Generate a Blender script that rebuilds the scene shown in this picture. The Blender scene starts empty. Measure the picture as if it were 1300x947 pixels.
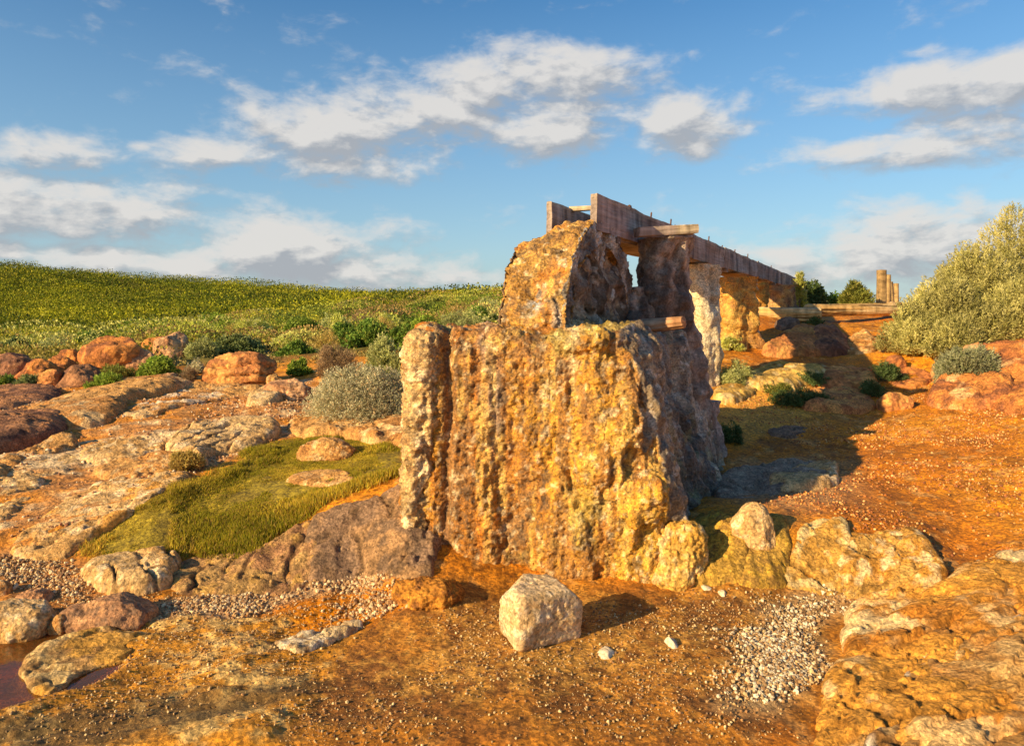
import bpy, bmesh, math, random
import numpy as np
from mathutils import Vector, Matrix

random.seed(7)
RNG = np.random.default_rng(11)
C = bpy.context.scene.collection
F_PX = 1300 * 26 / 36.0
HZ = 395.0
EYE = 1.6

# ------------------------------------------------------------------ noise
def _h(ix, iy, iz, s):
    n = (ix.astype(np.int64) * 374761393 + iy.astype(np.int64) * 668265263 + iz.astype(np.int64) * 2147483647 + s * 1274126177) & 0xFFFFFFFF
    n = ((n ^ (n >> 13)) * 1274126177) & 0xFFFFFFFF
    n = ((n ^ (n >> 16)) * 2246822519) & 0xFFFFFFFF
    n = n ^ (n >> 15)
    return (n & 0xFFFFFF) / float(0xFFFFFF)

def vnoise(p, s=0):
    p = np.asarray(p, float)
    i = np.floor(p).astype(np.int64); f = p - i
    f = f * f * f * (f * (f * 6 - 15) + 10)
    x, y, z = i[:, 0], i[:, 1], i[:, 2]
    fx, fy, fz = f[:, 0], f[:, 1], f[:, 2]
    def L(a, b, t): return a + (b - a) * t
    a = L(L(_h(x, y, z, s), _h(x + 1, y, z, s), fx), L(_h(x, y + 1, z, s), _h(x + 1, y + 1, z, s), fx), fy)
    b = L(L(_h(x, y, z + 1, s), _h(x + 1, y, z + 1, s), fx), L(_h(x, y + 1, z + 1, s), _h(x + 1, y + 1, z + 1, s), fx), fy)
    return L(a, b, fz) * 2 - 1

_R = np.array([[0.36, 0.48, -0.8], [-0.8, 0.6, 0.0], [0.48, 0.64, 0.6]])
def fbm(p, o=5, s=0, gain=.5, ridged=False):
    p = np.asarray(p, float); a = 1.0; t = 0; n = 0
    for k in range(o):
        v = vnoise(p, s + k * 17)
        if ridged: v = 1 - 2 * np.abs(v)
        t = t + a * v; n += a; a *= gain
        p = (p @ _R.T) * 2.03 + 3.7
    return t / n

def worley(p, s=0):
    p = np.asarray(p, float)
    i = np.floor(p).astype(np.int64); best = np.full(len(p), 9.0)
    for dx in (-1, 0, 1):
        for dy in (-1, 0, 1):
            for dz in (-1, 0, 1):
                c = i + np.array([dx, dy, dz])
                q = np.stack([c[:, k] + _h(c[:, 0], c[:, 1], c[:, 2], s + 31 * k) for k in range(3)], 1)
                best = np.minimum(best, ((p - q) ** 2).sum(1))
    return np.sqrt(best)

def sstep(a, b, x):
    t = np.clip((x - a) / (b - a), 0, 1); return t * t * (3 - 2 * t)
def mix(a, b, t):
    return a + (b - a) * np.asarray(t)[..., None]
def c3(*v): return np.array(v, float)

# ------------------------------------------------------------------ terrain
# (place seen in the photograph, distance in metres) -> ground points
CP = [(300,900,0),(620,900,0),(900,900,0),(60,905,-.01),(1200,905,.03)]
GP = []
def addp(px, py, Y):
    GP.append(((px - 650) / F_PX * Y, Y, EYE - (py - HZ) / F_PX * Y))
for px, py, Y in [
    (0,900,2.96),(300,900,2.97),(650,900,2.97),(950,900,2.96),(1300,900,2.92),
    (20,840,3.42),(300,820,3.53),(650,820,3.53),(900,820,3.5),(1200,840,3.3),
    (130,800,3.75),(450,740,4.37),(650,745,4.29),(850,740,4.33),(1060,745,4.25),(1280,760,3.75),
    (60,745,4.25),(250,740,4.3),(100,700,4.6),(0,690,4.7),
    (330,650,4.95),(450,645,4.8),(515,626,4.85),(380,672,4.72),(240,708,4.58),(450,738,4.36),(360,742,4.34),(200,640,5.0),(0,640,5.2),(420,590,5.9),(510,560,6.5),
    (300,580,6.2),(150,590,5.95),(0,560,6.5),(200,540,7.0),(330,540,7.2),(450,542,7.3),(0,510,8.5),
    (120,500,8.9),(300,500,8.8),(400,490,9.2),(500,500,9.0),(60,478,10.3),(200,475,10.5),(330,470,10.8),(440,455,11.5),(560,450,11.5),
    (0,462,12.5),(150,455,13),(250,440,15.5),(400,432,17.5),(330,440,15.5),(500,425,19),(600,418,20),
    (950,625,5.6),(1000,600,6.1),(920,672,4.6),(1000,666,4.62),(1080,668,4.62),(1170,688,4.5),(900,738,4.28),(1000,744,4.26),(1120,750,4.2),(1230,700,4.5),(1290,695,4.35),
    (1100,600,6.0),(1300,600,5.5),(1200,640,5.2),(940,560,7.0),(1100,525,7.9),(1300,510,7.2),(1200,480,8.9),(950,500,8.4),
    (900,480,8.9),(1050,480,9.3),(1000,450,10.5),(1100,440,11.2),(940,435,11.0),(1050,412,13.2),(1200,430,9.7),(1300,430,9.2),
    (1130,391,16),(960,400,13),(1125,386,19),(1000,391,17),(1060,386,21),
    (250,421,45),(100,436,38),(0,443,36),(400,405,50),(500,401,38),(600,389,38),(0,415,90),(150,405,95),(300,392,110),
    (0,350,230),(100,359,235),(200,364,240),(300,368,250),(400,377,270),(500,384,300),(620,388,340),(-300,335,200),(250,385,150),(450,392,170),(560,391,150),
    (750,391,60),(900,391,60),(800,394,200),(1150,392,100),(1300,391,100),(1000,394,400),(1800,393,100),
    (1500,395,12),(1700,420,9),(-300,480,9),(-400,560,6)]:
    addp(px, py, Y)
for px, Y in ((0, 520), (300, 520), (620, 600), (-300, 500)):
    GP.append(((px - 650) / F_PX * Y, Y, 1.0))
for x, y, z in [(0,0,0),(0,1.6,0),(2,1,.05),(-2,1,-.03),(0,-2,0),(3.5,0,.1),(-3.5,0,-.05),(5,-5,.2),(-5,-5,-.2),(0,-8,-.1),(0,-40,0),(30,-30,1),(-30,-30,-.5),
                (60,0,1.5),(-60,0,2),(-30,12,.4),(25,10,1.6),(-200,0,5),(200,0,1),(0,-200,0),(0,-600,0),(700,0,0),(-700,0,1),(0,900,0),(-500,600,1),(500,600,0),
                (6,4,.55),(8,7,1.1),(-7,4,.1)]:
    GP.append((x, y, z))
GP = np.array(GP)
def _warp(x, y):
    r = np.sqrt(x * x + y * y) + 1e-9
    k = np.log1p(r / 3.0) / r
    return np.stack([x * k, y * k], -1)
_Q = _warp(GP[:, 0], GP[:, 1])
def _phi(d): return d * d * np.log(d + 1e-6) * .25 + d
_D = np.sqrt(((_Q[:, None] - _Q[None]) ** 2).sum(-1) + 1e-4)
_n = len(GP)
_A = np.zeros((_n + 1, _n + 1)); _A[:_n, :_n] = _D - 0.0; _A[:_n, _n] = 1; _A[_n, :_n] = 1
_A[:_n, :_n] -= np.eye(_n) * 0.002
_W = np.linalg.solve(_A, np.append(GP[:, 2], 0))
def H(x, y):
    x = np.asarray(x, float); y = np.asarray(y, float)
    sh = x.shape; x = x.ravel(); y = y.ravel(); out = np.empty(len(x))
    for i in range(0, len(x), 60000):
        q = _warp(x[i:i+60000], y[i:i+60000])
        d = np.sqrt(((q[:, None] - _Q[None]) ** 2).sum(-1) + 1e-4)
        out[i:i+60000] = d @ _W[:_n] + _W[_n]
    return out.reshape(sh)
_YS = np.geomspace(2.0, 600, 900)
def G(px, py):
    """ground point met by the sight line through a place of the photograph"""
    X = (px - 650) / F_PX * _YS
    d = (EYE - (py - HZ) / F_PX * _YS) - H(X, _YS)
    k = np.where(d < 0)[0]
    if len(k) == 0 or k[0] == 0: j = 1 if len(k) else int(np.argmin(np.abs(d)))
    else: j = k[0]
    a = d[j - 1]; b = d[j]; t = a / (a - b) if a != b else 0
    Y = _YS[j - 1] + (_YS[j] - _YS[j - 1]) * min(max(t, 0), 1)
    return ((px - 650) / F_PX * Y, Y)
def W(px, py, Y): return np.array([(px - 650) / F_PX * Y, Y, EYE - (py - HZ) / F_PX * Y])
def GPOLY(pts): return np.array([G(*p) for p in pts])
def sdist(x, y, poly):
    """signed distance to a ground outline, negative inside"""
    n = len(poly); d = np.full(x.shape, 1e9); ins = np.zeros(x.shape, bool)
    for i in range(n):
        ax, ay = poly[i]; bx, by = poly[(i + 1) % n]
        ex, ey = bx - ax, by - ay
        t = np.clip(((x - ax) * ex + (y - ay) * ey) / (ex * ex + ey * ey + 1e-12), 0, 1)
        d = np.minimum(d, (x - ax - t * ex) ** 2 + (y - ay - t * ey) ** 2)
        c = ((ay > y) != (by > y)) & (x < (bx - ax) * (y - ay) / (by - ay + 1e-12) + ax)
        ins ^= c
    return np.where(ins, -1, 1) * np.sqrt(d)

Z_GRASS = GPOLY([(108,700),(150,655),(235,612),(330,572),(380,556),(450,556),(520,560),(522,600),(470,618),(420,640),(350,672),(318,705),(250,700),(200,705),(150,728)])
Z_SLAB = GPOLY([(-60,500),(60,487),(200,486),(330,484),(400,478),(440,500),(400,530),(360,560),(330,572),(235,612),(150,655),(110,690),(0,705),(-80,690)])
Z_WET = GPOLY([(400,800),(520,742),(640,748),(900,735),(1060,745),(1050,880),(900,960),(350,960),(330,860)])
Z_LEDGE = GPOLY([(-30,880),(60,800),(180,788),(330,780),(440,770),(470,800),(420,850),(360,960),(-60,980)])
Z_PALE = GPOLY([(1010,755),(1078,744),(1080,765),(1050,800),(1048,860),(1000,905),(930,900),(925,850),(945,800)])
Z_PALE2 = GPOLY([(190,770),(260,745),(330,742),(420,728),(490,705),(530,700),(530,720),(500,738),(430,755),(350,770),(290,785),(200,792)])
Z_RUST = GPOLY([(360,775),(430,750),(520,722),(560,745),(520,762),(470,790),(400,805)])
Z_GRAV = GPOLY([(-30,720),(20,700),(110,705),(130,745),(200,760),(190,790),(90,800),(60,770),(-30,760)])
Z_RPALE = GPOLY([(920,625),(960,590),(1060,590),(1080,625),(1000,650)])
Z_BANK = GPOLY([(900,500),(960,470),(1050,470),(1120,500),(1060,530),(1000,545),(940,560),(905,550)])

def Hfull(x, y, want=False):
    x = np.asarray(x, float); y = np.asarray(y, float)
    h = H(x, y)
    r = np.sqrt(x * x + y * y)
    P = np.stack([x, y, np.zeros_like(x)], 1)
    near = sstep(120, 25, r)
    wob = fbm(P * 2.2, 4, 5) * .16
    m_slab = sstep(.12, -.12, sdist(x, y, Z_SLAB) + wob * 1.5)
    m_ledge = sstep(.06, -.06, sdist(x, y, Z_LEDGE) + wob * .6)
    m_grass = sstep(.05, -.06, sdist(x, y, Z_GRASS) + wob * .7)
    m_wet = sstep(.25, -.25, sdist(x, y, Z_WET) + wob)
    h = h + near * (fbm(P * .55, 4, 1) * .05 * sstep(3, 9, r) + fbm(P * 2.7, 5, 2) * (.03 - .018 * m_wet))
    h = h + sstep(20, 8, r) * (fbm(P * 14, 4, 3) * .007 + (worley(P * 28, 4) - .5) * -.0045)
    # bedded rock: terraces that run down to the left
    ca, sa = math.cos(.42), math.sin(.42)
    U = np.stack([(x * ca + y * sa) * .55, (-x * sa + y * ca) * 2.1, np.zeros_like(x)], 1)
    t = fbm(U * 1.0, 5, 9) * 3.2 + fbm(P * 1.3, 3, 10) * .6
    st = np.floor(t) + sstep(.62, .98, t - np.floor(t))
    h = h + m_slab * ((st - t.mean() * 0) * .030 + fbm(U * 7, 4, 12) * .014)
    t2 = fbm(U * 2.2 + 4, 5, 19) * 3.0
    st2 = np.floor(t2) + sstep(.55, .95, t2 - np.floor(t2))
    h = h + m_ledge * (st2 * .016 + fbm(U * 9, 4, 22) * .009 + .012)
    # left pool
    h = h - sstep(.25, -.1, np.sqrt(((x + 2.42) / .55) ** 2 + ((y - 3.3) / .42) ** 2) - 1) * .1
    hill = sstep(30, 70, r)
    h = h + hill * (fbm(P * .06, 4, 14) * .9 + fbm(P * .30, 3, 15) * .7) * sstep(20, 120, r) * (y > 0)
    if want: return h, dict(slab=m_slab, ledge=m_ledge, grass=m_grass, wet=m_wet, hill=hill, t=t, st=st, t2=t2, P=P, U=U, r=r)
    return h

# ------------------------------------------------------------------ mesh helpers
def fast_mesh(name, V, F, smooth=True, col=None):
    V = np.asarray(V, np.float32); F = np.asarray(F, np.int32)
    me = bpy.data.meshes.new(name)
    me.vertices.add(len(V)); me.vertices.foreach_set('co', V.ravel())
    k = F.shape[1]
    me.loops.add(F.size); me.loops.foreach_set('vertex_index', F.ravel())
    me.polygons.add(len(F)); me.polygons.foreach_set('loop_start', np.arange(0, F.size, k, dtype=np.int32))
    me.polygons.foreach_set('loop_total', np.full(len(F), k, np.int32))
    me.update(calc_edges=True)
    me.polygons.foreach_set('use_smooth', np.full(len(F), bool(smooth)))
    if col is not None:
        a = me.attributes.new('col', 'FLOAT_COLOR', 'POINT')
        cc = np.ones((len(V), 4), np.float32); cc[:, :3] = col
        a.data.foreach_set('color', cc.ravel())
    return me

def put(name, me, mat, parent=None, loc=(0, 0, 0)):
    o = bpy.data.objects.new(name, me); C.objects.link(o)
    if me is not None and mat is not None: me.materials.append(mat)
    o.location = loc
    if parent is not None: o.parent = parent
    return o
def tag(o, label=None, cat=None, group=None, kind=None):
    for k, v in (('label', label), ('category', cat), ('group', group), ('kind', kind)):
        if v: o[k] = v
    return o
def thing(name, label, cat, loc=(0, 0, 0), group=None):
    o = bpy.data.objects.new(name, None); C.objects.link(o); o.location = loc; o.empty_display_size = .1
    return tag(o, label, cat, group)

_ICO = {}
def ico(n):
    if n not in _ICO:
        bm = bmesh.new(); bmesh.ops.create_icosphere(bm, subdivisions=n, radius=1)
        V = np.array([v.co[:] for v in bm.verts]); F = np.array([[v.index for v in f.verts] for f in bm.faces]); bm.free()
        _ICO[n] = (V / np.linalg.norm(V, axis=1)[:, None], F)
    return _ICO[n]

def vnormals(V, F):
    fn = np.cross(V[F[:, 1]] - V[F[:, 0]], V[F[:, 2]] - V[F[:, 0]])
    N = np.zeros_like(V)
    for k in range(F.shape[1]): np.add.at(N, F[:, k], fn)
    return N / (np.linalg.norm(N, axis=1)[:, None] + 1e-12)

def remesh(parts, voxel):
    """closed (V, F) shells -> one voxel skin (V, quads, normals)"""
    bm = bmesh.new()
    for V, F in parts:
        vs = [bm.verts.new(v) for v in V]
        for f in F:
            try: bm.faces.new([vs[i] for i in f])
            except ValueError: pass
    bmesh.ops.recalc_face_normals(bm, faces=bm.faces)
    me = bpy.data.meshes.new('tmp'); bm.to_mesh(me); bm.free()
    o = bpy.data.objects.new('tmp', me); C.objects.link(o)
    m = o.modifiers.new('r', 'REMESH'); m.mode = 'VOXEL'; m.voxel_size = voxel; m.adaptivity = 0
    dg = bpy.context.evaluated_depsgraph_get(); dg.update()
    ev = o.evaluated_get(dg); em = ev.to_mesh()
    V = np.empty(len(em.vertices) * 3, np.float32); em.vertices.foreach_get('co', V); V = V.reshape(-1, 3).astype(float)
    N = np.empty(len(em.vertices) * 3, np.float32); em.vertices.foreach_get('normal', N); N = N.reshape(-1, 3).astype(float)
    F = np.empty(len(em.loops), np.int32); em.loops.foreach_get('vertex_index', F); F = F.reshape(-1, 4)
    ev.to_mesh_clear(); bpy.data.objects.remove(o); bpy.data.meshes.remove(me)
    return V, F, N

def box(cx, cy, cz, sx, sy, sz, M=None):
    V = np.array([[x, y, z] for x in (-sx, sx) for y in (-sy, sy) for z in (-sz, sz)], float)
    if M is not None: V = V @ np.array(M).T
    return V + [cx, cy, cz], [(0,1,3,2),(4,6,7,5),(0,4,5,1),(2,3,7,6),(0,2,6,4),(1,5,7,3)]
def ball(c, r, n=3):
    V, F = ico(n); return V * np.asarray(r) + np.asarray(c), F

def catmull(P, m):
    P = np.asarray(P, float); n = len(P); out = []
    for i in range(n):
        a, b, c, d = P[i - 1], P[i], P[(i + 1) % n], P[(i + 2) % n]
        for k in range(m):
            t = k / m
            out.append(.5 * ((2 * b) + (-a + c) * t + (2 * a - 5 * b + 4 * c - d) * t * t + (-a + 3 * b - 3 * c + d) * t ** 3))
    return np.array(out)
def loft(levels, m=6):
    """levels: [(z, [(x, y)...])] -> closed shell"""
    R = [catmull(p, m) for _, p in levels]; n = len(R[0]); V = []; F = []
    for (z, _), r in zip(levels, R): V += [(x, y, z) for x, y in r]
    for k in range(len(levels) - 1):
        for i in range(n):
            j = (i + 1) % n; F.append((k * n + i, k * n + j, (k + 1) * n + j, (k + 1) * n + i))
    F.append(tuple(range(n))[::-1]); F.append(tuple((len(levels) - 1) * n + i for i in range(n)))
    return np.array(V), F

# ------------------------------------------------------------------ materials
def new_mat(name):
    m = bpy.data.materials.new(name); m.use_nodes = True
    nt = m.node_tree; nt.nodes.clear()
    return m, nt
def nd(nt, typ, ins=None, **kw):
    n = nt.nodes.new(typ)
    for k, v in kw.items(): setattr(n, k, v)
    for k, v in (ins or {}).items():
        if isinstance(v, bpy.types.NodeSocket): nt.links.new(v, n.inputs[k])
        else: n.inputs[k].default_value = v
    return n
def mth(nt, op, a, b=None, c=None, clamp=False):
    n = nt.nodes.new('ShaderNodeMath'); n.operation = op; n.use_clamp = clamp
    for i, v in enumerate((a, b, c)):
        if v is None: continue
        if isinstance(v, bpy.types.NodeSocket): nt.links.new(v, n.inputs[i])
        else: n.inputs[i].default_value = v
    return n.outputs[0]
def mapr(nt, v, a, b, c, d):
    return nd(nt, 'ShaderNodeMapRange', {0: v, 1: a, 2: b, 3: c, 4: d}).outputs[0]

def surf_mat(name, scale=30., vary=.35, speck=.25, bump=.6, dist=.02, rough=.85, spec=.25, stretch=(1, 1, 1), wet=0., sat=1.0, specscale=6, dark=.0):
    """albedo comes from the surface's own colour layer, broken up by grain and specks"""
    m, nt = new_mat(name)
    tc = nd(nt, 'ShaderNodeTexCoord').outputs['Object']
    mp = nd(nt, 'ShaderNodeMapping', {0: tc, 3: stretch}).outputs[0]
    at = nd(nt, 'ShaderNodeAttribute', attribute_name='col').outputs['Color']
    n1 = nd(nt, 'ShaderNodeTexNoise', {'Vector': mp, 'Scale': scale, 'Detail': 8., 'Roughness': .68}).outputs[0]
    n2 = nd(nt, 'ShaderNodeTexNoise', {'Vector': mp, 'Scale': scale * .22, 'Detail': 5., 'Roughness': .6}).outputs[0]
    vo = nd(nt, 'ShaderNodeTexVoronoi', {'Vector': mp, 'Scale': scale * specscale * .5}).outputs['Color']
    vs = nd(nt, 'ShaderNodeSeparateColor', {0: vo}).outputs[0]
    f = mth(nt, 'ADD', mapr(nt, n1, .3, .7, 1 - vary, 1 + vary), mapr(nt, n2, .3, .7, -vary * .6, vary * .6))
    f = mth(nt, 'MULTIPLY', f, mapr(nt, vs, 0, 1, 1 - speck, 1 + speck))
    v = nd(nt, 'ShaderNodeVectorMath', {0: at, 'Scale': f}, operation='SCALE').outputs[0]
    hs = nd(nt, 'ShaderNodeHueSaturation', {'Color': v, 'Saturation': sat, 'Value': 1.0}).outputs[0]
    b1 = nd(nt, 'ShaderNodeBump', {'Height': n1, 'Strength': bump, 'Distance': dist})
    vd = nd(nt, 'ShaderNodeTexVoronoi', {'Vector': mp, 'Scale': scale * 1.6}).outputs['Distance']
    b2 = nd(nt, 'ShaderNodeBump', {'Height': vd, 'Strength': bump * .5, 'Distance': dist * .4, 'Normal': b1.outputs[0]})
    rr = mapr(nt, n2, .35, .65, rough - wet, rough)
    p = nd(nt, 'ShaderNodeBsdfPrincipled', {'Base Color': hs, 'Roughness': rr, 'Specular IOR Level': spec, 'Normal': b2.outputs[0]})
    nd(nt, 'ShaderNodeOutputMaterial', {0: p.outputs[0]})
    return m

M_CRUST = surf_mat('wet_mineral_crust', 34., .55, .42, 1.0, .022, .62, .5, wet=.3, sat=1.02)
M_GREYCRUST = surf_mat('dry_grey_crust', 30., .45, .25, 1.0, .02, .85, .2)
M_ROCK = surf_mat('weathered_granite', 30., .40, .38, 1.0, .02, .85, .2, sat=1.02)
M_ROCKF = surf_mat('far_granite', 10., .40, .3, 1.0, .045, .88, .2, sat=1.02)
M_SOIL = surf_mat('gritty_ground', 26., .48, .45, 1.0, .014, .85, .3, wet=.12, sat=1.05)
M_PEB = surf_mat('pebble_stone', 60., .25, .2, .5, .004, .75, .3)

def wood_mat():
    m, nt = new_mat('grey_weathered_timber')
    tc = nd(nt, 'ShaderNodeTexCoord').outputs['Object']
    at = nd(nt, 'ShaderNodeAttribute', attribute_name='col').outputs['Color']
    mp = nd(nt, 'ShaderNodeMapping', {0: tc, 3: (1.2, 22, 22)}).outputs[0]
    n1 = nd(nt, 'ShaderNodeTexNoise', {'Vector': mp, 'Scale': 2.2, 'Detail': 8., 'Roughness': .65, 'Distortion': .4}).outputs[0]
    mq = nd(nt, 'ShaderNodeMapping', {0: tc, 3: (9, 9, 1.2)}).outputs[0]
    n2 = nd(nt, 'ShaderNodeTexNoise', {'Vector': mq, 'Scale': 1.2, 'Detail': 6., 'Roughness': .6}).outputs[0]
    f = mth(nt, 'ADD', mapr(nt, n1, .3, .7, .55, 1.3), mapr(nt, n2, .3, .7, -.4, .35))
    v = nd(nt, 'ShaderNodeVectorMath', {0: at, 'Scale': f}, operation='SCALE').outputs[0]
    b = nd(nt, 'ShaderNodeBump', {'Height': n1, 'Strength': .9, 'Distance': .012})
    p = nd(nt, 'ShaderNodeBsdfPrincipled', {'Base Color': v, 'Roughness': .8, 'Specular IOR Level': .2, 'Normal': b.outputs[0]})
    nd(nt, 'ShaderNodeOutputMaterial', {0: p.outputs[0]})
    return m
M_WOOD = wood_mat()

def leaf_mat(name, transl=.3, rough=.55):
    m, nt = new_mat(name)
    at = nd(nt, 'ShaderNodeAttribute', attribute_name='col').outputs['Color']
    p = nd(nt, 'ShaderNodeBsdfPrincipled', {'Base Color': at, 'Roughness': rough, 'Specular IOR Level': .08})
    t = nd(nt, 'ShaderNodeBsdfTranslucent', {0: at})
    mx = nd(nt, 'ShaderNodeMixShader', {0: transl, 1: p.outputs[0], 2: t.outputs[0]})
    nd(nt, 'ShaderNodeOutputMaterial', {0: mx.outputs[0]})
    return m
M_LEAF = leaf_mat('scrub_leaf')
M_GRASS = leaf_mat('turf_blade', .35, .6)
def plain(name, c, rough=.7, metal=0.):
    m, nt = new_mat(name)
    tc = nd(nt, 'ShaderNodeTexCoord').outputs['Object']
    n = nd(nt, 'ShaderNodeTexNoise', {'Vector': tc, 'Scale': 30., 'Detail': 5.}).outputs[0]
    r = nd(nt, 'ShaderNodeMixRGB', {0: mapr(nt, n, .35, .65, 0, 1), 1: (*[x * .6 for x in c], 1), 2: (*[x * 1.25 for x in c], 1)}).outputs[0]
    p = nd(nt, 'ShaderNodeBsdfPrincipled', {'Base Color': r, 'Roughness': rough, 'Metallic': metal})
    nd(nt, 'ShaderNodeOutputMaterial', {0: p.outputs[0]})
    return m
M_IRON = plain('rusty_iron', (.12, .06, .035), .8, .3)
M_STEM = plain('dry_twig', (.16, .11, .07), .9)
# ------------------------------------------------------------------ ground sheet
RED = c3(.47, .16, .026); ORANGE = c3(.64, .265, .04); BROWN = c3(.20, .09, .035); TAN = c3(.55, .33, .16); PALE = c3(.74, .56, .34)
DARK = c3(.06, .04, .028); OLIVE = c3(.20, .17, .02); GREENH = c3(.09, .12, .015)

def ground_colour(x, y, h, m):
    P, r = m['P'], m['r']
    n1 = fbm(P * .8, 5, 41); n2 = fbm(P * 5, 5, 42); n3 = fbm(P * 22, 4, 43)
    col = mix(RED[None] * np.ones((len(x), 1)), ORANGE, sstep(-.35, .35, n1 + .3 * n2))
    col = mix(col, RED * .5, sstep(-.02, .45, n2 + n3 * .5) * .75); col = mix(col, c3(.62, .33, .11), sstep(.22, .5, fbm(P * 9, 4, 46)) * .6)
    # greyer brown grit beside the block on the right
    g = sstep(.3, -.3, sdist(x, y, Z_RPALE) + n2 * .2)
    col = mix(col, c3(.42, .25, .12), g * .8)
    b = sstep(.25, -.3, sdist(x, y, Z_BANK) + n2 * .2)
    col = mix(col, c3(.66, .36, .08), b * .7)
    # bedded rock on the left
    fr = m['t'] - np.floor(m['t'])
    sl = mix(c3(.46, .21, .07)[None] * np.ones((len(x), 1)), c3(.74, .52, .28), sstep(-.05, .3, n2 * .7 + .5 * fbm(m['U'] * 3, 4, 44)))
    sl = mix(sl, c3(.56, .22, .04), sstep(-.05, .25, fbm(m['U'] * 1.7 + 5, 4, 45)) * .85)
    sl = mix(sl, c3(.16, .085, .045), sstep(.86, .98, fr) * .5 + sstep(.3, .5, n3) * .3)
    col = mix(col, sl, m['slab'])
    # wet brown sand in front
    wt = mix(c3(.20, .082, .022)[None] * np.ones((len(x), 1)), c3(.42, .175, .036), sstep(-.2, .3, n2 + .5 * n3))
    wt = mix(wt, c3(.50, .27, .07), sstep(.1, .5, n1 + n3 * .5) * .7)
    col = mix(col, wt, m['wet'] * .93)
    lg = mix(c3(.52, .23, .04)[None] * np.ones((len(x), 1)), c3(.66, .42, .15), sstep(.05, .45, n2 + .5 * n3))
    lg = mix(lg, c3(.13, .08, .03), sstep(.05, .35, fbm(m['U'] * 2.2, 5, 47)) * .85)
    col = mix(col, lg, m['ledge'])
    for z, c, k in ((Z_PALE, c3(.40, .27, .13), .7), (Z_PALE2, c3(.58, .42, .25), .7), (Z_RUST, c3(.58, .20, .025), .85), (Z_GRAV, c3(.40, .18, .06), .9)):
        col = mix(col, c, sstep(.08, -.08, sdist(x, y, z) + .1 * n2) * k)
    gr = mix(c3(.20, .14, .02)[None] * np.ones((len(x), 1)), c3(.32, .23, .03), sstep(-.2, .3, n2))
    col = mix(col, gr, m['grass'])
    # scrub soil beyond the rocks on the left, heath beyond
    far = sstep(11.5, 14, r) * sstep(.08, -.05, x / np.maximum(y, 1)) * (y > 0)
    hc = mix(c3(.10, .10, .02)[None] * np.ones((len(x), 1)), c3(.24, .20, .05), sstep(-.3, .3, n1))
    col = mix(col, hc, far)
    col = mix(col, mix(c3(.05, .065, .01)[None] * np.ones((len(x), 1)), c3(.17, .19, .02), sstep(-.2, .3, fbm(P * .12, 4, 49))), m['hill'])
    return np.clip(col, .01, .9)

def build_ground():
    th = np.concatenate([np.arange(-180, -44, 4), np.arange(-44, 44, .105), np.arange(44, 180, 4)]) * math.pi / 180
    rad = np.concatenate([np.geomspace(.25, 2.3, 26, endpoint=False), np.geomspace(2.3, 26, 520, endpoint=False), np.geomspace(26, 900, 190)])
    T, R_ = np.meshgrid(th, rad); x = (np.sin(T) * R_).ravel(); y = (np.cos(T) * R_).ravel()
    h, m = Hfull(x, y, True)
    col = ground_colour(x, y, h, m)
    V = np.stack([x, y, h], 1)
    nt_, nr = len(th), len(rad)
    a = (np.arange(nr - 1)[:, None] * nt_ + np.arange(nt_)[None]); b = (np.arange(nr - 1)[:, None] * nt_ + (np.arange(nt_)[None] + 1) % nt_)
    F = np.stack([a, b, b + nt_, a + nt_], -1).reshape(-1, 4)
    V = np.vstack([V, [[0, 0, float(H(np.array([0.]), np.array([0.]))[0])]]]); col = np.vstack([col, col[:1]])
    c = len(V) - 1
    i0 = np.arange(nt_); F0 = np.stack([i0, (i0 + 1) % nt_, np.full(nt_, c), np.full(nt_, c)], 1)
    me = fast_mesh('ground', V, F[:, ::-1], True, col)
    o = put('ground', me, M_SOIL); tag(o, kind='structure')
    me.update()
build_ground()
def Hs(x, y): return float(Hfull(np.array([x]), np.array([y]))[0])

# small pool, lower left
def pool():
    m, nt = new_mat('pool_water')
    tc = nd(nt, 'ShaderNodeTexCoord').outputs['Object']
    n = nd(nt, 'ShaderNodeTexNoise', {'Vector': tc, 'Scale': 14., 'Detail': 3.}).outputs[0]
    b = nd(nt, 'ShaderNodeBump', {'Height': n, 'Strength': .15, 'Distance': .01})
    p = nd(nt, 'ShaderNodeBsdfPrincipled', {'Base Color': (.36, .17, .04, 1), 'Roughness': .08, 'Specular IOR Level': .3, 'Transmission Weight': .8, 'IOR': 1.33, 'Normal': b.outputs[0]})
    nd(nt, 'ShaderNodeOutputMaterial', {0: p.outputs[0]})
    z = float(H(np.array([-2.42]), np.array([3.3]))[0]) - .012
    a = np.linspace(0, 2 * math.pi, 64, endpoint=False)
    V = np.stack([-2.42 + .75 * np.cos(a), 3.3 + .6 * np.sin(a), np.full(64, z)], 1)
    V = np.vstack([V, [[-2.42, 3.3, z]]])
    F = np.array([[i, (i + 1) % 64, 64] for i in range(64)])
    tag(put('water', fast_mesh('water', V, F), m), kind='structure')
pool()

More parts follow.
